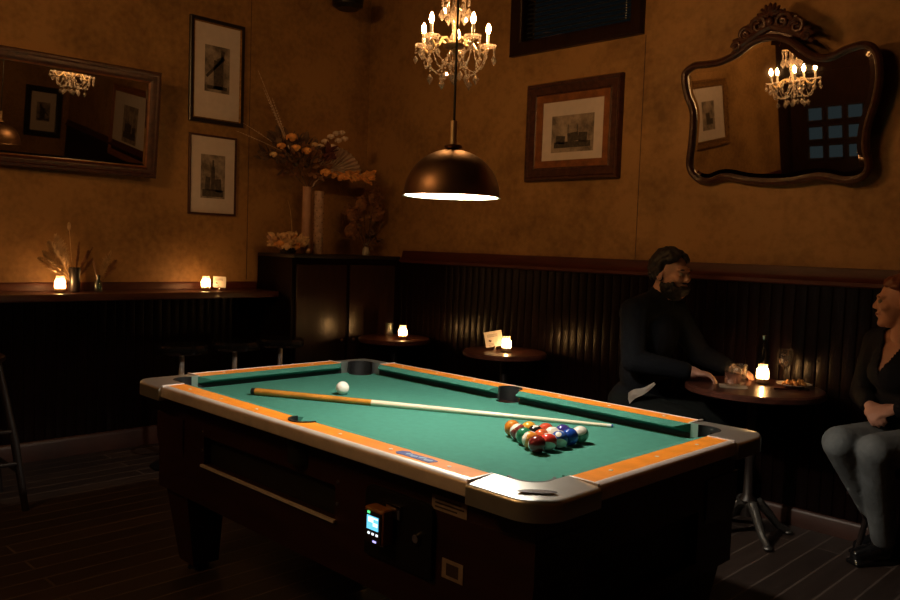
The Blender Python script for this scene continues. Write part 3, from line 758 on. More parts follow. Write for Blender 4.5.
MB().bx(MX0+.01, MX1-.01, -.003, -.001, .01, mh-.01).build('backboard', M['blackwood'], wm)

# shaped mirror with carved crest on the back wall
OUT = [(-0.495, 0.596), (-0.482, 0.646), (-0.421, 0.677), (-0.35, 0.675), (-0.271, 0.676), (-0.175, 0.703), (-0.082, 0.752), (0.026, 0.762), (0.13, 0.722), (0.232, 0.640), (0.313, 0.618), (0.392, 0.643), (0.483, 0.652), (0.544, 0.605), (0.564, 0.496), (0.549, 0.375), (0.515, 0.254), (0.509, 0.161), (0.525, 0.065), (0.49, 0.008), (0.404, -0.010), (0.274, 0.015), (0.103, -0.004), (-0.079, 0.004), (-0.233, 0.034), (-0.333, 0.012), (-0.415, 0.034), (-0.468, 0.113), (-0.452, 0.261), (-0.444, 0.408), (-0.479, 0.503)]
def spline(pts, per=6):
    n = len(pts); o = []
    for i in range(n):
        p0, p1, p2, p3 = [V((*pts[(i+k-1) % n], 0)) for k in range(4)]
        for s in range(per):
            t = s/per
            q = .5*((2*p1)+(-p0+p2)*t+(2*p0-5*p1+4*p2-p3)*t*t+(-p0+3*p1-3*p2+p3)*t**3); o.append((q.x, q.y))
    return o
mx0, mz0 = 0, 0
outl = [(x-mx0, z-mz0) for x, z in spline(OUT)]
def offs(pl_, d):
    n = len(pl_); o = []
    A = sum(pl_[i][0]*pl_[(i+1) % n][1]-pl_[(i+1) % n][0]*pl_[i][1] for i in range(n))
    s = 1 if A > 0 else -1
    for i in range(n):
        a, b = pl_[i-2], pl_[(i+2) % n]; tx, tz = b[0]-a[0], b[1]-a[1]; l = math.hypot(tx, tz)
        o.append((pl_[i][0]-s*tz/l*d, pl_[i][1]+s*tx/l*d))
    return o
cm = thing('crest_mirror', 'curvy framed mirror with carved wooden crest on the back wall', 'mirror', (.36, YB-.030, 1.775), (math.radians(6.5), 0, math.radians(-2.5)))
pr = [(0, 0), (-.004, .014), (.004, .030), (.016, .036), (.026, .032), (.031, .022), (.034, .010)]
m = MB(); R = []
for ins, dp in pr: R.append([m.bm.verts.new((x, -dp, z)) for x, z in offs(outl, ins)])
for A, B in zip(R, R[1:]):
    n = len(A)
    for k in range(n): m.bm.faces.new((A[k], A[(k+1) % n], B[(k+1) % n], B[k]))
m.build('frame', M['frame_brown'], cm)
m = MB(); A = [m.bm.verts.new((x, -.010, z)) for x, z in offs(outl, .031)]; B = [m.bm.verts.new((x, -.0115, z)) for x, z in offs(outl, .056)]
n = len(A)
for k in range(n): m.bm.faces.new((A[k], A[(k+1) % n], B[(k+1) % n], B[k]))
m.bm.faces.new(B); m.build('mirror_glass', M['mirror'], cm, smooth=False)
m = MB(); m.bm.faces.new([m.bm.verts.new((x, -.002, z)) for x, z in offs(outl, .004)]); m.build('backboard', M['blackwood'], cm, smooth=False)
# crest: carved scrolls, shell and leaves
cr = MB()
cx_, cz = .026, (lambda z: z-1.755)
def scroll(x, z, r, s, turns=1.4):
    pts = []; N = 26
    for i in range(N+1):
        a = i/N*turns*2*PI; rr = r*(1-.78*i/N); pts.append((x+s*rr*math.cos(a), -.028-.012*i/N, cz(z)+rr*math.sin(a)))
    cr.tube(pts, [.013*(1-.4*i/N) for i in range(N+1)], 8)
for s in (-1, 1):
    scroll(.026+s*.062, 2.565, .045, s); scroll(.026+s*.135, 2.53, .042, -s); scroll(.026+s*.185, 2.478, .026, s)
    for k in range(5):
        a = .5+.35*k
        cr.ball((.026+s*(.06+.03*k), -.026, cz(2.60-.022*k)), (.012, .012, .032), Euler((0, s*a*.8, 0)).to_matrix(), 8)
    cr.tube([(.026+s*d, -.024, cz(z)) for d, z in ((.0, 2.555), (.07, 2.53), (.13, 2.50), (.18, 2.475), (.215, 2.445))], [.022, .022, .02, .016, .01], 8)
for k in range(7):
    a = (k-3)*.42; cr.ball((.026+.036*math.sin(a), -.034, cz(2.60)+.036*math.cos(a)), (.012, .014, .034), Euler((0, a, 0)).to_matrix(), 8)
cr.ball((.026, -.04, cz(2.575)), (.024, .02, .024)); cr.box((.026, -.014, cz(2.535)), (.26, .016, .10)); cr.box((.026, -.014, cz(2.59)), (.13, .016, .08))
part_label(cr.build('crest', M['frame_brown'], cm), 'carved dark wooden crest')

# ------------------------------------------------------------------ candles, cards
def candle(loc, label, s=1.0):
    t = thing('votive_candle', label, 'candle', loc, (0, 0, random.random()), 'lit candles in glass jars'); t.scale = (s, s, s)
    MB().lathe([(0, .002), (.025, .002), (.030, .010), (.0315, .055), (.029, .074), (.0225, .083), (.024, .100), (.022, .100), (.0205, .083), (.027, .073), (.0285, .055), (.027, .011), (0, .006)], n=28).build('jar', M['jar'], t)
    MB().lathe([(0, .007), (.0255, .009), (.026, .030), (.006, .026), (0, .027)], n=24).build('wax', M['wax'], t)
    MB().lathe([(0, .029), (.005, .032), (.0075, .040), (.005, .056), (.0015, .070), (0, .074)], n=12).build('flame', M['flame'], t)
    return t
candle((-2.796, -.30, 1.034), 'lit jar candle on the ledge beside the small dark vase of dried grass')
candle((-2.796, .642, 1.034), 'lit jar candle on the ledge beside the small white card')
def card(loc, rotz, lean, label, w_=.085, h_=.075):
    t = thing('table_card', label, 'card', loc, (0, 0, rotz), 'small table cards')
    MB().lathe([(0, 0), (.018, 0), (.02, .004), (.008, .012), (.004, .028), (0, .03)], n=16).build('stand', M['chrome_dark'], t)
    R = Matrix.Translation((0, 0, .022)) @ Matrix.Rotation(lean, 4, 'Y') @ Matrix.Rotation(-.15, 4, 'X')
    p = MB().box((0, 0, h_/2), (w_, .0015, h_)).xf(R).build('sheet', M['white'], t)
    q = MB(); q.box((-w_*.22, -.0011, h_*.40), (w_*.16, .0006, h_*.12), Euler((0, .5, 0)).to_matrix())
    for k in range(3): q.box((-w_*.05, -.0011, h_*(.80-.07*k)), (w_*.6, .0005, h_*.022))
    for k in range(2): q.box((-w_*.18, -.0011, h_*(.14+.08*k)), (w_*.3, .0005, h_*.022))
    q.xf(R).build('lettering', M['labelink'], p)
    return t
card((-2.796, .742, 1.034), 1.0, .02, 'small white printed card on the ledge by the left wall')

# ------------------------------------------------------------------ small drink tables by the back wall
def pub_table(loc, r, h, label, iron='iron', ornate=False):
    t = thing('pub_table', label, 'table', loc, (0, 0, .35), 'round pub tables')
    MB().lathe([(0, h-.036), (r-.012, h-.036), (r, h-.028), (r, h-.008), (r-.008, h), (0, h)], n=56).build('tabletop', M['ledge'], t)
    MB().lathe([(.06, h-.037), (.06, h-.05), (.028, h-.07), (.022, h*.6), (.03, h*.55), (.022, h*.5), (.024, h*.28), (.045, h*.24), (.03, h*.20), (.035, .10), (0, .09)], n=20).build('column', M['blackwood'], t)
    for k in range(4):
        a = PI/4+k*PI/2; ca, sa = math.cos(a), math.sin(a); e = .225
        MB().tube([(.02*ca, .02*sa, .16), (.06*ca, .06*sa, .165), (.11*ca, .11*sa, .115), (.165*ca, .165*sa, .05), (e*ca, e*sa, .018)], [.022, .026, .022, .018, .016], 10).ball((e*ca, e*sa, .014), (.024, .024, .014)).build('leg', M['iron'], t)
    return t
pub_table((-2.21, 1.83, 0), .262, .715, 'small round pub table near the corner with one lit candle')
pub_table((-1.15, 1.83, 0), .268, .735, 'small round pub table by the wainscot with candle and white card')
candle((-2.10, 1.81, .715), 'lit jar candle on the small table near the corner')
candle((-1.12, 1.81, .735), 'lit jar candle beside the tilted white card', 1.0)
card((-1.225, 1.82, .735), .75, -.20, 'white printed card tilted on the small table by the wainscot', .115, .10)
g = MB().lathe([(0, .003), (.026, .003), (.030, .10), (.0285, .10), (.025, .008), (0, .008)], n=24).build('drinking_glass', M['glass']); g.location = (-2.27, 1.83, .715)
tag(g, 'empty clear glass on the small table near the corner', 'glass')

# ------------------------------------------------------------------ right pub table and what stands on it
TX, TY, TH, TR = .50, 1.805, .75, .330
rt = pub_table((TX, TY, 0), TR, TH, 'larger round pub table between the two seated people')
rt.rotation_euler = (0, 0, .1)
candle((.489, 1.92, TH), 'lit jar candle in the middle of the table between the two people')
nk = thing('paper_napkin', 'white paper napkin under the pink drink', 'napkin', (.445, 1.69, TH))
m = MB(); n = 10
Vv = [[m.bm.verts.new(((i/n-.5)*.13, (j/n-.5)*.13, .0025+.003*math.sin(i*1.3+j)*math.sin(j*.9)*(1 if (i in (0, n) or j in (0, n) or (i+j) % 4 == 0) else .2)**1 + (.004 if i == n and j < 4 else 0))) for j in range(n+1)] for i in range(n+1)]
for i in range(n):
    for j in range(n): m.bm.faces.new((Vv[i][j], Vv[i+1][j], Vv[i+1][j+1], Vv[i][j+1]))
bmesh.ops.solidify(m.bm, geom=m.bm.faces[:], thickness=.0012)
m.build('sheet', M['white'], nk); nk.rotation_euler = (0, 0, .5)
def tumbler(loc, label, drink):
    t = thing('tumbler', label, 'glass', loc, (0, 0, .4), 'tumblers on the table')
    MB().lathe([(0, .001), (.034, .001), (.038, .006), (.042, .088), (.0395, .088), (.036, .014), (0, .012)], n=12).build('glass', M['glass'], t, smooth=True, angle=20)
    if drink:
        MB().lathe([(0, .014), (.0352, .015), (.0385, .062), (0, .062)], n=24).build('drink', M['drink'], t)
        for k, (x, y, z) in enumerate(((.012, .008, .05), (-.014, .004, .048), (.002, -.015, .056), (-.004, .014, .06))):
            MB().box((x, y, z), (.02, .02, .02), Euler((k, k*.7, .3)).to_matrix()).bev(.002).build('ice_cube', M['crystal'], t)
    return t
tumbler((.440, 1.695, TH+.004), 'short tumbler of pink iced drink on the white napkin', True)
tumbler((.385, 1.875, TH), 'empty short tumbler behind the pink drink', False)
bt = thing('bottle', 'slim dark bottle standing behind the table candle', 'bottle', (.410, 2.105, TH))
MB().lathe([(0, .002), (.024, .002), (.026, .01), (.026, .115), (.02, .14), (.0105, .165), (.010, .215), (.0125, .217), (.0125, .228), (0, .228)], n=24).build('glass', M['bottle'], bt)
MB().lathe([(.0125, .205), (.0135, .206), (.0135, .230), (0, .231)], n=20).build('cap', M['chrome_dark'], bt)
wg = thing('wine_glass', 'stemmed glass behind the snack plate', 'glass', (.555, 2.03, TH))
MB().lathe([(0, .001), (.034, .001), (.034, .003), (.006, .008), (.0035, .02), (.0035, .075), (.012, .082), (.034, .105), (.041, .135), (.036, .175), (.0345, .175), (.039, .135), (.032, .108), (0, .088)], n=28).build('bowl', M['glass'], wg)
MB().lathe([(0, .09), (.03, .107), (.036, .122), (0, .122)], n=24).build('drink', M['wine'], wg)
pp = thing('snack_plate', 'small cream plate with a fried snack', 'plate', (.635, 1.955, TH))
MB().lathe([(0, .002), (.045, .002), (.05, .006), (.082, .016), (.083, .019), (.05, .010), (0, .008)], n=32).build('dish', M['plate'], pp)
m = MB()
for k in range(14):
    a = k*2.4; r = .006*k**.5*1.6; m.ball((r*math.cos(a)*1.4, r*math.sin(a), .016+.006*(k % 3)), (.016, .012, .009), Euler((k, k*.5, k)).to_matrix(), 8)
m.build('food', M['food'], pp)
fk = thing('fork', 'steel fork lying in front of the snack plate', 'cutlery', (.665, 1.84, TH), (0, 0, .75))
MB().tube([(-.08, 0, .004), (-.02, 0, .004), (.03, 0, .007), (.05, 0, .005)], [.005, .0035, .003, .007], 8).build('handle', M['chrome_dark'], fk)
for k in range(4): MB().tube([(.048, (k-1.5)*.0045, .006), (.075, (k-1.5)*.005, .004), (.09, (k-1.5)*.005, .006)], .0013, 5).build('tine', M['chrome_dark'], fk)

# ------------------------------------------------------------------ stools
def round_stool(loc, label, h, r, padded=True):
    t = thing('bar_stool', label, 'stool', loc, (0, 0, .3), 'bar stools')
    MB().lathe([(0, h-.05), (r*.9, h-.05), (r, h-.035), (r, h-.015), (r*.93, h-.002), (0, h)], n=36).build('seat', M['boot'], t)
    MB().lathe([(r*.96, h-.055), (r+.004, h-.05), (r+.004, h-.038), (r*.96, h-.042)], n=36).build('seat_ring', M['chrome_dark'], t)
    MB().cone((0, 0, .03), (0, 0, h-.05), .016, .016, 16).build('post', M['alu'], t)
    MB().lathe([(0, .002), (.17, .002), (.17, .012), (.06, .03), (.02, .05), (0, .05)], n=36).build('base', M['black'], t)
    pts = [(.11*math.cos(a), .11*math.sin(a), .25) for a in [i*2*PI/20 for i in range(20)]]
    MB().tube(pts, .008, 8, closed=True).box((0, 0, .25), (.22, .012, .012)).build('foot_ring', M['chrome_dark'], t)
    return t
for y, lab in ((.25, 'black round bar stool under the ledge, nearest the wide mirror'), (.61, 'black round bar stool under the ledge, middle of the three'), (.95, 'black round bar stool under the ledge, nearest the corner cabinet')):
    round_stool((-2.36, y, 0), lab, .745, .155)
ws = thing('wooden_stool', 'tall dark wooden stool with rungs at the far left edge', 'stool', (-2.25, -.94, 0), (0, 0, 0))
MB().lathe([(0, .735), (.16, .735), (.172, .745), (.172, .762), (.155, .772), (0, .768)], n=36).build('seat', M['darkwood'], ws)
for sx in (-1, 1):
    for sy in (-1, 1):
        MB().tube([(sx*.20, sy*.21, 0), (sx*.165, sy*.17, .35), (sx*.11, sy*.11, .738)], [.017, .020, .016], 12).build('leg', M['blackwood'], ws)
for z, e in ((.20, .182), (.36, .165)):
    for s in (-1, 1):
        MB().cone((-e, s*e, z), (e, s*e, z), .011, .011, 10).build('rung', M['blackwood'], ws)
        MB().cone((s*e, -e, z+.04), (s*e, e, z+.04), .011, .011, 10).build('rung', M['blackwood'], ws)
def seat_stool(loc, label, h=.45, fr=.15, rz=.2):
    t = thing('wooden_stool', label, 'stool', loc, (0, 0, rz))
    MB().lathe([(0, h-.035), (.165, h-.035), (.175, h-.02), (.165, h), (0, h)], n=32).build('seat', M['darkwood'], t)
    for k in range(4):
        a = PI/4+k*PI/2
        MB().cone((fr*math.cos(a), fr*math.sin(a), 0), (.12*math.cos(a), .12*math.sin(a), h-.034), .012, .016, 10).build('leg', M['blackwood'], t)
    return t

# ------------------------------------------------------------------ people
def remesh(mb, name, mt, parent=None, vox=.007, smooth=4):
    me = bpy.data.meshes.new(name+'_raw'); mb.bm.to_mesh(me); mb.bm.free()
    o = bpy.data.objects.new(name+'_raw', me); COL.objects.link(o)
    r = o.modifiers.new('r', 'REMESH'); r.mode = 'VOXEL'; r.voxel_size = vox
    if smooth:
        s = o.modifiers.new('s', 'SMOOTH'); s.factor = .5; s.iterations = smooth
    dg = bpy.context.evaluated_depsgraph_get(); dg.update()
    out = bpy.data.meshes.new_from_object(o.evaluated_get(dg)); out.name = name
    bpy.data.objects.remove(o); bpy.data.meshes.remove(me)
    for p in out.polygons: p.use_smooth = True
    out.materials.clear(); out.materials.append(mt)
    n = bpy.data.objects.new(name, out); COL.objects.link(n)
    if parent: n.parent = parent
    return n
def drop_faces(o, test):
    bm = bmesh.new(); bm.from_mesh(o.data)
    bmesh.ops.delete(bm, geom=[f for f in bm.faces if test(f.calc_center_median())], context='FACES')
    bm.to_mesh(o.data); bm.free()
class Frame:
    def __init__(s, c, fwd, up=(0, 0, 1)):
        s.c = V(c); s.f = V(fwd).normalized(); u = V(up); s.l = u.cross(s.f).normalized(); s.u = s.f.cross(s.l).normalized()
    def __call__(s, f, l, u): return s.c + s.f*f + s.l*l + s.u*u
    @property
    def R(s): return Matrix((s.f, s.l, s.u)).transposed()
def head(mb, F, k=1.0):
    R = F.R; E = lambda c, r: mb.ball(F(*[q*k for q in c]), [q*k for q in r], R, 20)
    E((-.012, 0, .030), (.094, .074, .092)); E((.030, 0, -.015), (.062, .060, .085)); E((.042, 0, -.075), (.045, .046, .045)); E((.070, 0, -.098), (.022, .022, .020))
    E((.076, 0, .028), (.022, .055, .014))                                            # brow
    mb.cap(F(.084*k, 0, .018*k), F(.103*k, 0, -.020*k), .009*k, .0125*k, 10)              # nose
    for s in (-1, 1):
        E((.098, s*.011, -.026), (.012, .009, .008)); E((.062, s*.040, -.018), (.028, .024, .024))
        E((-.012, s*.078, -.005), (.020, .008, .031))                                  # ears
    E((.088, 0, -.052), (.012, .024, .006)); E((.085, 0, -.063), (.012, .021, .0075))     # lips
    mb.cap(F(-.022*k, 0, -.05*k), F(-.045*k, 0, -.16*k), .052*k, .058*k)
def hand(mb, wr, fwd, up, side, curl=.5, k=1.0):
    """palm facing down (-up); side=+1 when the thumb lies to the left of fwd"""
    F = Frame(wr, fwd, up); P = lambda f, l, u: F(f*k, l*k, u*k)
    mb.cap(P(-.02, 0, 0), P(.02, 0, 0), .026*k, .024*k); mb.ball(P(.048, 0, 0), (.050*k, .040*k, .0165*k), F.R, 16)
    for i, (l, ln) in enumerate(((.028, .072), (.0095, .080), (-.0095, .075), (-.027, .060))):
        l *= side; p = P(.078, l, .002); a = .15+curl*.5
        pts = [P(.062, l*.95, .003), p]; f, u = .078, .002
        for sgm in (.45, .31, .24):
            f += ln*sgm*math.cos(a); u -= ln*sgm*math.sin(a); a += curl*.75; pts.append(P(f, l*1.08, u))
        rr = [.0098, .0092, .0086, .0080, .0070]
        for q in range(4): mb.cap(pts[q], pts[q+1], rr[q]*k, rr[q+1]*k, 10)
    th_ = [P(.012, .022*side, -.002), P(.040, .044*side, -.008), P(.062, .054*side, -.016), P(.082, .050*side, -.022)]
    for q in range(3): mb.cap(th_[q], th_[q+1], (.015, .0115, .0098)[q]*k, (.0115, .0098, .0082)[q]*k, 10)
def chainc(mb, pts, rad, add=0.0):
    for i in range(len(pts)-1): mb.cap(pts[i], pts[i+1], rad[i]+add, rad[i+1]+add)
def curls(mb, F, k, test, n, r, rad=(.094, .074, .092), off=(-.012, 0, .030), seed=1, grow=1.03):
    rnd = random.Random(seed); c = 0
    while c < n:
        d = V((rnd.gauss(0, 1), rnd.gauss(0, 1), rnd.gauss(0, 1))).normalized()
        if not test(d): continue
        p = [off[i]+rad[i]*grow*d[i] for i in range(3)]
        mb.ball(F(*[q*k for q in p]), r*k*rnd.uniform(.75, 1.25), n=8); c += 1

# ---- the man
def man():
    st = seat_stool((-.12, 1.74, 0), 'dark wooden stool under the bearded man', .47)
    o_ = V((.02, 0, .03)); H = Frame((.05, 1.735, 1.282), (1, -.10, -.03)); k = 1.02
    hipR, hipL, pel = V((-.10, 1.655, .57)), V((-.10, 1.835, .57)), V((-.11, 1.745, .59))
    ches, neck = V((-.055, 1.745, .96)), V((-.015, 1.742, 1.13))
    shR, shL = V((-.05, 1.565, 1.075)), V((-.03, 1.925, 1.075))
    elR, wrR = V((.0, 1.49, .84)), V((.240, 1.665, .797))
    elL, wrL = V((.09, 2.02, .85)), V((.285, 1.995, .795))
    knR, anR = V((.28, 1.62, .53)), V((.10, 1.58, .085))
    knL, anL = V((.27, 1.95, .53)), V((.10, 2.0, .085))
    mb = MB(); head(mb, H, k)
    def torso(q, a):
        q.ball(pel, (.135+a, .165+a, .115+a), n=20); q.ball((pel+ches)/2+V((.01, 0, -.02)), (.118+a, .150+a, .17+a), n=20)
        q.ball(ches+V((0, 0, .0)), (.118+a, .165+a, .155+a), n=20); chainc(q, [shR, V((-.04, 1.745, 1.105)), shL], [.066, .075, .066], a)
    torso(mb, 0); mb.cap(neck, H(-.03, 0, -.06), .062, .055)
    armr = [.060, .046, .030]
    chainc(mb, [shR, elR, wrR], armr); chainc(mb, [shL, elL, wrL], armr)
    hand(mb, wrR, (.86, .42, -.10), (0, 0, 1), 1, .75); hand(mb, wrL, (.95, .05, -.14), (0, 0, 1), -1, .55)
    legr = [.088, .060, .042]
    chainc(mb, [hipR, knR, anR], legr); chainc(mb, [hipL, knL, anL], legr)
    mb.cap(anR, anR+V((.17, 0, -.05)), .038, .03); mb.cap(anL, anL+V((.16, -.03, -.05)), .038, .03)
    body = remesh(mb, 'person', M['skin'], None, .0055, 3)
    tag(body, 'bearded man in a dark shirt seated left of the round table', 'person')
    a = .016; q = MB(); torso(q, a); chainc(q, [shR, elR, elR.lerp(wrR, .86)], armr, a); chainc(q, [shL, elL, elL.lerp(wrL, .86)], armr, a)
    q.ball(neck+V((-.01, 0, .0)), (.085, .092, .055), n=16); q.cap(neck+V((.0, 0, -.02)), neck+V((.012, 0, .035)), .078, .070)
    remesh(q, 'shirt', M['shirt'], body, .009, 5)
    q = MB(); q.ball(pel, (.158, .188, .110), n=20); chainc(q, [hipR, knR, anR], legr, .018); chainc(q, [hipL, knL, anL], legr, .018)
    tr = remesh(q, 'trousers', M['trousers'], body, .010, 4); drop_faces(tr, lambda c: c.z < .075)
    for an, d in ((anR, V((1, 0, 0))), (anL, V((.97, -.2, 0)))):
        q = MB(); q.cap(an+V((0, 0, -.01)), an+V((0, 0, -.035)), .05, .05); q.cap(an+d*-.03+V((0, 0, -.040)), an+d*.19+V((0, 0, -.048)), .043, .036); q.box(an+d*.08+V((0, 0, -.077)), (.25, .085, .016), d.to_track_quat('X', 'Z').to_matrix())
        sh = remesh(q, 'shoe', M['boot'], body, .007, 3)
        lo = min(v.co.z for v in sh.data.vertices); sh.location.z = -lo + .001
    q = MB(); q.ball(H(-.030*k, 0, .044*k), [v*k for v in (.093, .080, .092)], H.R, 18)
    curls(q, H, k, lambda d: (d.z > .42 and d.x < .80) or (d.x < .02 and d.z > -.55), 240, .017, seed=3, grow=1.08)
    hr = remesh(q, 'hair', M['hair'], body, .006, 1)
    q = MB(); curls(q, H, k, lambda d: d.z < -.05 and d.x > -.45 and not (d.x > .55 and d.z > -.28), 220, .012, (.078, .066, .080), (.026, 0, -.040), 5, 1.02)
    q.ball(H(.085*k, 0, -.040*k), (.014, .026, .006), H.R, 10)
    remesh(q, 'beard', M['hair'], body, .005, 1)
    for s in (-1, 1):
        MB().ball(H(.083*k, s*.031*k, .006*k), .0105*k).build('eye', M['eye'], body)
        MB().ball(H(.090*k, s*.032*k, .028*k), (.008, .020, .004), H.R, 8).build('eyebrow', M['hair'], body)
    # pale shirt tail hanging out at the hip
    m = MB(); n = 12; A, B, C_ = [], [], []
    for i in range(n+1):
        f = i/n; x = -.055+.15*f; yy = 1.545-.018*math.sin(f*3.0); z = .655+.075*f+.006*math.sin(f*7); w_ = .048*(1-f)**.8+.004
        A.append((x, yy+.006, z+.004)); B.append((x+.004, yy-.006*math.sin(f*9), z-w_*.5)); C_.append((x+.012, yy+.004, z-w_))
    R_ = [[m.bm.verts.new(p) for p in r] for r in (A, B, C_)]
    for P0, P1 in zip(R_, R_[1:]):
        for i in range(n): m.bm.faces.new((P0[i], P0[i+1], P1[i+1], P1[i]))
    bmesh.ops.solidify(m.bm, geom=m.bm.faces[:], thickness=.003)
    part_label(m.build('shirt_tail', M['white'], body), 'white shirt tail')
man()

# ---- the woman
def woman():
    st = seat_stool((1.18, 1.95, 0), 'dark wooden stool under the woman in jeans', .475, .20, -.52)
    H = Frame((1.105, 1.885, 1.205), (-.93, -.36, -.02)); k = .95
    fw = V((-.5, -.86, 0)).normalized(); lf = V((0, 0, 1)).cross(fw)     # lf: her left
    pel = V((1.17, 1.945, .585)); ches = V((1.135, 1.92, .905)); neck = V((1.125, 1.90, 1.06))
    T = Frame(ches, fw)
    shL, shR = T(0, .165, .105), T(0, -.165, .105)
    hands_ = V((1.075, 1.745, .722))
    elL, elR = T(.03, .225, -.15), T(.02, -.225, -.15)
    wrL, wrR = hands_+V((.075, .055, .02)), hands_+V((-.045, .075, .015))
    hipL, hipR = pel+lf*.085+V((0, 0, -.01)), pel-lf*.085+V((0, 0, -.01))
    knR, anR = V((.985, 1.60, .590)), V((1.05, 1.93, .30))
    knL, anL = V((1.125, 1.62, .580)), V((1.10, 1.90, .13))
    anR = V((1.045, 1.87, .27))
    mb = MB(); head(mb, H, k)
    Rt = T.R
    def torso(q, a):
        q.ball(pel, (.120+a, .160+a, .105+a), Rt, 20); q.ball((pel+ches)/2, (.095+a, .125+a, .17+a), Rt, 20)
        q.ball(ches, (.105+a, .145+a, .145+a), Rt, 20); q.ball(T(.065, 0, -.02), (.065+a, .115+a, .07+a), Rt, 16)
        chainc(q, [shR, T(-.01, 0, .135), shL], [.052, .060, .052], a)
    torso(mb, 0); mb.cap(neck, H(-.025, 0, -.06), .052, .046)
    armr = [.050, .038, .025]
    chainc(mb, [shR, elR, wrR], armr); chainc(mb, [shL, elL, wrL], armr)
    hand(mb, wrR, (.50, -.80, -.35), (-.4, -.45, .8), 1, .85, .92); hand(mb, wrL, (-.86, -.42, -.25), (.2, -.45, .85), -1, .8, .92)
    legr = [.083, .060, .040]
    chainc(mb, [hipR, knR, anR], legr); chainc(mb, [hipL, knL, anL], legr)
    body = remesh(mb, 'person', M['skin2'], None, .0055, 3)
    tag(body, 'woman in black jacket and grey jeans seated with hands in her lap', 'person')
    a = .016; q = MB(); torso(q, a); chainc(q, [shR, elR, elR.lerp(wrR, .88)], armr, a); chainc(q, [shL, elL, elL.lerp(wrL, .88)], armr, a)
    q.ball(T(-.03, 0, .16), (.05, .085, .05), Rt, 14)
    jk = remesh(q, 'jacket', M['jacket'], body, .008, 4)
    def vneck(c):
        d = c-T.c; f, l, u = d.dot(T.f), d.dot(T.l), d.dot(T.u)
        return f > .0 and u > -.02 and abs(l) < .075*(u+.02)/.17
    drop_faces(jk, vneck)
    q = MB(); q.ball(pel, (.138, .176, .108), Rt, 20); chainc(q, [hipR, knR, anR], legr, .014); chainc(q, [hipL, knL, anL], legr, .014)
    remesh(q, 'jeans', M['jeans'], body, .009, 4)
    # boots
    def boot(top, heel, toe):
        heel, toe = V(heel), V(toe); d = (toe-heel); d.z = 0; d.normalize(); q = MB()
        q.cap(top, heel+V((0, 0, .05)), .057, .050); q.cap(heel+V((0, 0, .03)), heel.lerp(toe, .6)+V((0, 0, .02)), .044, .042); q.cap(heel.lerp(toe, .6)+V((0, 0, .02)), toe+V((0, 0, .012)), .042, .032)
        q.box(heel.lerp(toe, .5)+V((0, 0, -.022)), ((toe-heel).length+.06, .080, .020), Euler((0, 0, math.atan2(d.y, d.x))).to_matrix())
        return remesh(q, 'boot', M['boot'], body, .007, 3)
    b1_ = boot(anL+V((0, 0, .03)), (1.095, 1.94, .045), (1.02, 1.82, .045)); b2_ = boot(anR+V((0, 0, .02)), (1.06, 2.06, .045), (.985, 1.96, .045))
    for bo in (b1_, b2_): bo.location.z = -min(v.co.z for v in bo.data.vertices)+.001
    q = MB(); q.ball(H(-.032*k, 0, .040*k), [v*k for v in (.090, .080, .094)], H.R, 18)
    curls(q, H, k, lambda d: (d.z > .45 and d.x < .72) or (d.x < -.1), 200, .013, seed=9, grow=1.07)
    q.ball(H(-.085, 0, -.03), (.045, .060, .075), H.R, 14); q.ball(H(-.075, 0, -.10), (.032, .050, .06), H.R, 14)
    remesh(q, 'hair', M['hair2'], body, .006, 2)
    for s in (-1, 1):
        MB().ball(H(.083*k, s*.031*k, .006*k), .0105*k).build('eye', M['eye'], body)
        MB().ball(H(.091*k, s*.032*k, .027*k), (.006, .018, .003), H.R, 8).build('eyebrow', M['hair2'], body)
    MB().ball(H(.093*k, 0, -.056*k), (.006, .021, .007), H.R, 10).build('lips', M['lip'], body)
woman()

# ------------------------------------------------------------------ dried flowers
def frond(mb, base, tip, width, n=16, seed=0, droop=.0, br=.0022):
    """feathery dried stem: stalk with fine side blades"""
    rnd = random.Random(seed); base, tip = V(base), V(tip); d = tip-base; sd = d.cross(V((rnd.uniform(-1, 1), rnd.uniform(-1, 1), .3))).normalized()
    pts = [base+d*f+V((0, 0, -droop*f*f)) for f in [i/8 for i in range(9)]]
    mb.tube(pts, [.0022*(1-.7*i/8) for i in range(9)], 5)
    for i in range(n):
        f = .35+.65*i/n; p = base+d*f+V((0, 0, -droop*f*f)); w_ = width*math.sin(PI*min(1, (f-.25)/.8))*rnd.uniform(.6, 1.2)
        for s in (-1, 1):
            ax = (sd*s+d.normalized()*rnd.uniform(.5, 1.3)+V((rnd.uniform(-.5, .5), rnd.uniform(-.5, .5), rnd.uniform(-.3, .3)))).normalized()
            mb.cone(p, p+ax*w_, br, .0006, 4, False)
def leaf(mb, p, d, ln, wd, seed=0):
    rnd = random.Random(seed); p = V(p); d = V(d).normalized(); sd = d.cross(V((rnd.uniform(-1, 1), rnd.uniform(-1, 1), rnd.uniform(-1, 1)))).normalized(); nn = d.cross(sd)
    a = []
    for i, (f, ww) in enumerate(((0, .12), (.3, .9), (.55, 1), (.8, .6), (1, .05))):
        c = p+d*ln*f+nn*ln*.25*f*f
        a.append((c-sd*wd*ww/2, c+nn*wd*.15, c+sd*wd*ww/2, c-nn*wd*.05))
    mb.loft(a)
def rose(name, mt, parent, c, r, seed):
    rnd = random.Random(seed); m = MB(); m.ball(V(c), (r*.45, r*.45, r*.6), n=8)
    for k in range(16):
        a = k*2.4; el = .9-.065*k; rr = r*(.35+.04*k)
        d = V((math.cos(a)*math.cos(el), math.sin(a)*math.cos(el), math.sin(el)))
        q = d.to_track_quat('Z', 'Y').to_matrix()
        m.ball(V(c)+d*rr*.8, (r*.42, r*.36, r*.09), q, 7)
    return m.build(name, mt, parent)

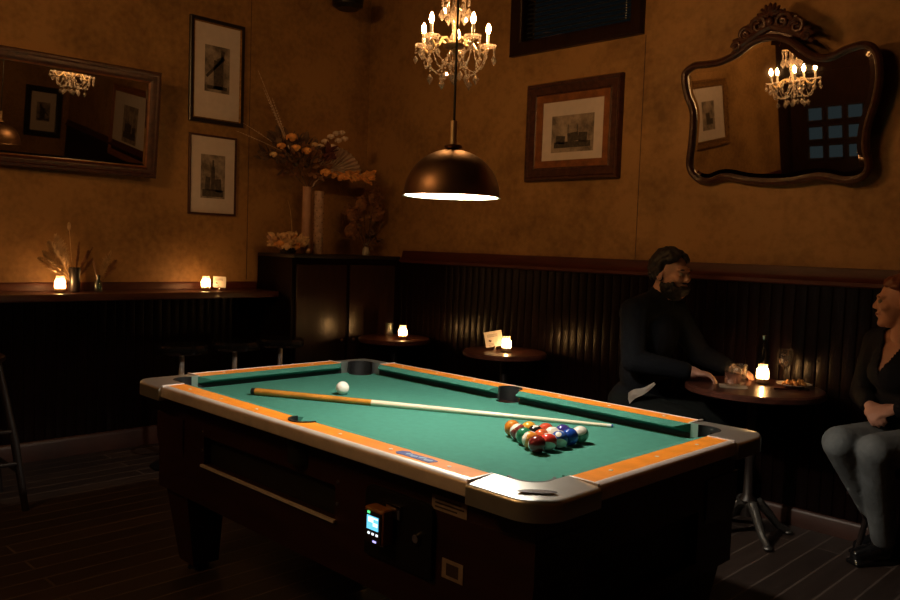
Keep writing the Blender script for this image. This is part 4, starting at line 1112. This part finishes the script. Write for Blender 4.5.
# tall vases in the corner
tv = MB().lathe([(0, .002), (.034, .002), (.036, .01), (.030, .25), (.032, .49), (.030, .49), (.027, .25), (.03, .02), (0, .016)], n=28).build('tall_vase', M['vase']); tv.location = (-2.74, 1.405, 1.30)
tag(tv, 'tall slim brownish vase on the corner cabinet holding the dried bouquet', 'vase', 'tall vases on the corner cabinet')
tv2 = thing('tall_vase', 'tall pale bead-covered vase on the corner cabinet right of the slim brown one', 'vase', (-2.70, 1.485, 1.30), group='tall vases on the corner cabinet')
MB().lathe([(0, .002), (.036, .002), (.04, .01), (.034, .20), (.036, .46), (.033, .46), (.03, .2), (.034, .02), (0, .016)], n=24).build('body', mat('pale_clay', (.44, .27, .19), .5, var=.3, scale=40, bump=.5, bscale=60), tv2)
m = MB()
for k in range(46):
    a = k*2.399; z = .05+.40*k/46; r = .037
    m.ball((r*math.cos(a), r*math.sin(a), z), .0055, n=6)
m.build('bead_trim', M['crystal'], tv2)
bq = thing('dried_bouquet', 'large dried flower bouquet of orange roses and a pale palm fan in the tall vases', 'flowers', (-2.735, 1.41, 1.795))
m = MB()
for k, (dx, dy, dz) in enumerate(((.08, -.20, .2), (.02, .02, .2), (-.02, .16, .2), (.05, .28, .12), (.02, -.26, .16))):
    m.tube([(0, 0, -.40), (dx*.2, dy*.1, -.01), (dx*.6, dy*.6, dz*.6), (dx, dy, dz)], .004, 6)
m.build('stems', M['leafdark'], bq)
rnd = random.Random(4)
for k, (dx, dy, dz, r) in enumerate(((.10, -.30, .25, .040), (.12, -.23, .315, .052), (.13, -.20, .245, .044), (.13, -.11, .235, .046), (.05, -.33, .19, .034), (.12, .07, .10, .050), (.10, .15, .085, .040), (.10, -.02, .29, .030))):
    rose('rose', M['petal'] if k not in (4, 7) else M['petal2'], bq, (dx, dy, dz), r, k)
m = MB()
for k in range(120):
    a = rnd.uniform(0, 2*PI); el = rnd.uniform(-.5, 1.2); rr = rnd.uniform(.10, .24)
    p = V((-.02+rr*.45*math.cos(a)*math.cos(el), -.13+rr*1.05*math.sin(a)*math.cos(el), .19+rr*.7*math.sin(el)))
    leaf(m, p, p-V((-.02, -.1, .10))+V((rnd.uniform(-.1, .1), rnd.uniform(-.1, .1), rnd.uniform(-.1, .1))), rnd.uniform(.05, .09), rnd.uniform(.03, .05), k)
m.build('leaves', M['leafdark'], bq)
m = MB()
for k in range(80):
    a = rnd.uniform(0, 2*PI); rr = rnd.uniform(.03, .20)
    p = V((.07+rr*.3*math.cos(a), rr*1.15*math.sin(a)-.08, .15+rnd.uniform(-.09, .10)))
    leaf(m, p, p-V((0, -.05, .12)), rnd.uniform(.04, .08), rnd.uniform(.025, .04), k+500)
m.build('pale_leaves', M['leaf'], bq)
m = MB()
for k in range(7):
    p = V((.12, .09, .25)); leaf(m, p, V((.3, math.cos(k*.9), math.sin(k*.9))), .075, .05, k+800)
m.build('dark_bloom', mat('dried_burgundy', (.13, .035, .025), .8, var=.3, scale=30), bq)
# bleached palm fan: pleated
m = MB(); R1, R2 = [], []; N = 30; cF = V((.05, .12, .10)); hx = V((.42, .90, 0)).normalized(); nx_ = V((.90, -.42, 0)).normalized()
for i in range(N+1):
    a = math.radians(-6+128*i/N); r = .275*(1-.06*(i % 2)) * (1-.20*(i/N)**2); off = .010*(1 if i % 2 else -1)
    R2.append(cF+nx_*off+hx*(r*math.cos(a))+V((0, 0, r*.85*math.sin(a)))); R1.append(cF+nx_*off*.2+hx*(.03*math.cos(a))+V((0, 0, .03*math.sin(a))))
A = [m.bm.verts.new(p) for p in R1]; B = [m.bm.verts.new(p) for p in R2]
for i in range(N): m.bm.faces.new((A[i], A[i+1], B[i+1], B[i]))
bmesh.ops.solidify(m.bm, geom=m.bm.faces[:], thickness=.003)
m.tube([(0, 0, -.1), (.01, .05, .03), tuple(cF)], .005, 6); m.build('palm_fan', M['palm'], bq, smooth=False)
m = MB()
for k in range(60):
    f = rnd.random(); p = cF+hx*(.04+.28*f)+V((.03+rnd.uniform(-.02, .02), 0, -.005+rnd.uniform(-.035, .03)))
    leaf(m, p, V((rnd.uniform(-.3, .5), .8, rnd.uniform(-.5, .4))), .055, .034, k+900)
m.build('drooping_bracts', M['petal'], bq)
for k, (dy, dz) in enumerate(((.10, .33), (.15, .37), (.20, .40), (.25, .41), (.17, .30), (.22, .35), (.06, .29), (.28, .37))):
    rose('pale_blossom', M['palm'], bq, (.06, dy, dz), .034, 40+k)
for k, tip in enumerate(((.02, -.45, .77), (.03, -.34, .60), (.01, -.40, .66), (.02, -.56, .40), (.03, -.62, .34))):
    m = MB(); frond(m, (.02, -.16, .20), tip, .014, 14, k+20, .02); m.build('grass_stem', M['palm'], bq)

sv = MB().lathe([(0, .002), (.028, .002), (.034, .015), (.030, .04), (.018, .055), (.02, .07), (.018, .07), (.015, .056), (0, .02)], n=24).build('bud_vase', M['brass']); sv.location = (-2.66, 1.375, 1.30)
tag(sv, 'small brass bud vase at the foot of the tall vases', 'vase')
lo = thing('dried_posy', 'low heap of dried tan flowers at the left of the corner cabinet top', 'flowers', (-2.70, 1.225, 1.30))
m = MB(); m.lathe([(0, 0), (.05, 0), (.06, .02), (.05, .045), (0, .04)], n=20); m.build('bowl', M['darkvase'], lo)
for k, (dx, dy, dz, r) in enumerate(((.03, -.09, .07, .05), (.04, -.02, .075, .055), (.03, .06, .07, .05), (.06, -.05, .05, .045), (.05, .03, .05, .045), (-.01, -.03, .125, .045), (-.01, .05, .12, .04), (.02, .0, .135, .045))):
    rose('rose', M['petal2'] if k % 2 else M['petal'], lo, (dx, dy, dz), r, k+60)
m = MB()
for k in range(60):
    a = rnd.uniform(0, 2*PI); p = V((.06*math.cos(a), .10*math.sin(a), .05+rnd.uniform(0, .06))); leaf(m, p, p+V((0, 0, -.03)), .065, .042, k+700)
m.build('leaves', M['petal2'], lo)
m = MB(); m.tube([(.0, .02, .05), (.0, .03, .18), (.0, .015, .30), (0, -.01, .38)], [.003, .0028, .002, .001], 6); m.build('stalk', M['grass'], lo)
MB().cap((.0, -.06, .04), (.0, -.165, .115), .016, .012).build('twig', M['vase'], lo)
wv = MB().lathe([(0, .002), (.026, .002), (.03, .02), (.022, .06), (.012, .075), (.014, .09), (.012, .09), (.01, .075), (0, .02)], n=22).build('bud_vase', M['whitevase']); wv.location = (-2.716, 1.955, 1.30)
tag(wv, 'small white bud vase with dark dried sprays near the wall corner', 'vase')
sr = thing('dried_spray', 'dark dried hydrangea spray in the small white vase', 'flowers', (-2.716, 1.955, 1.38))
m = MB(); rnd = random.Random(11)
for k, tip in enumerate(((.02, .08, .42), (0, -.05, .36), (0, -.16, .26), (.02, .12, .28), (.04, -.22, .12), (.02, .14, .18), (.03, -.10, .10))):
    m.tube([(0, 0, -.05), (tip[0]*.4, tip[1]*.4, tip[2]*.5), tip], .003, 5)
m.build('stems', M['leafdark'], sr)
for q, c in enumerate(((.02, .05, .36), (0, -.06, .31), (0, -.14, .22), (.02, .09, .24), (.03, -.18, .10))):
    m = MB(); m.ball(c, (.040, .054, .054), n=10)
    for k in range(38):
        p = V(c)+V((rnd.gauss(0, .026), rnd.gauss(0, .036), rnd.gauss(0, .038))); p.y = min(p.y, .145)
        leaf(m, p, V((rnd.uniform(-1, 1), rnd.uniform(-1, 1), rnd.uniform(-.3, 1))), .040, .028, k+1200+q*50)
    m.build('flower_head', M['leaf'], sr)
m = MB()
for k in range(34):
    p = V((.03, .03, .06))+V((rnd.gauss(0, .02), rnd.gauss(0, .06), rnd.gauss(0, .035))); p.y = min(p.y, .12); leaf(m, p, V((rnd.uniform(-.5, .5), rnd.uniform(-1, 1), rnd.uniform(-.1, .6))), .06, .018, k+1500)
m.build('leaves', M['leafdark'], sr)

# ledge vase with dried grasses and little bottle
lv = MB().lathe([(0, .002), (.03, .002), (.034, .01), (.030, .09), (.036, .15), (.033, .15), (.027, .09), (.03, .015), (0, .012)], n=26).build('small_vase', M['darkvase']); lv.location = (-2.845, -.20, 1.034)
tag(lv, 'dark vase of dried grass on the ledge right of the candle', 'vase')
gb = thing('dried_grass_bunch', 'bunch of dried pampas grass in the dark ledge vase', 'flowers', (-2.845, -.20, 1.164))
for k, (tip, w_) in enumerate((((.02, -.19, .13), .05), ((.0, -.15, .19), .05), ((.03, -.22, .09), .045), ((0, -.11, .23), .045), ((.03, .07, .14), .035), ((0, .11, .09), .035), ((.02, .02, .19), .03), ((.02, .10, .16), .025))):
    m = MB(); frond(m, (0, 0, -.08), tip, w_, 75, k, .015, .0027); m.build('pampas_plume', M['grass'] if k < 4 else M['leaf'], gb)
m = MB(); m.tube([(0, 0, -.08), (-.02, -.015, .12), (-.02, -.025, .26)], .002, 5); m.ball((-.02, -.026, .265), (.011, .011, .026)); m.build('seed_head', M['petal2'], gb)
lbv = MB().lathe([(0, .002), (.02, .002), (.024, .012), (.022, .06), (.010, .08), (.012, .105), (.010, .105), (.008, .08), (0, .01)], n=20).build('glass_bottle', M['bottle']); lbv.location = (-2.80, -.075, 1.034)
tag(lbv, 'tiny dark glass bottle on the ledge with a dried sprig', 'bottle')
gs = thing('dried_sprig', 'single dried tan sprig in the tiny ledge bottle', 'flowers', (-2.80, -.075, 1.124))
for k, (tip, w_) in enumerate((((.0, .075, .165), .04), ((.02, .04, .13), .034), ((0, .11, .11), .03), ((0, -.03, .10), .026))):
    m = MB(); frond(m, (0, 0, -.06), tip, w_, 50, k+50, .0, .0025); m.build('twig', M['grass'] if k < 2 else M['leaf'], gs)
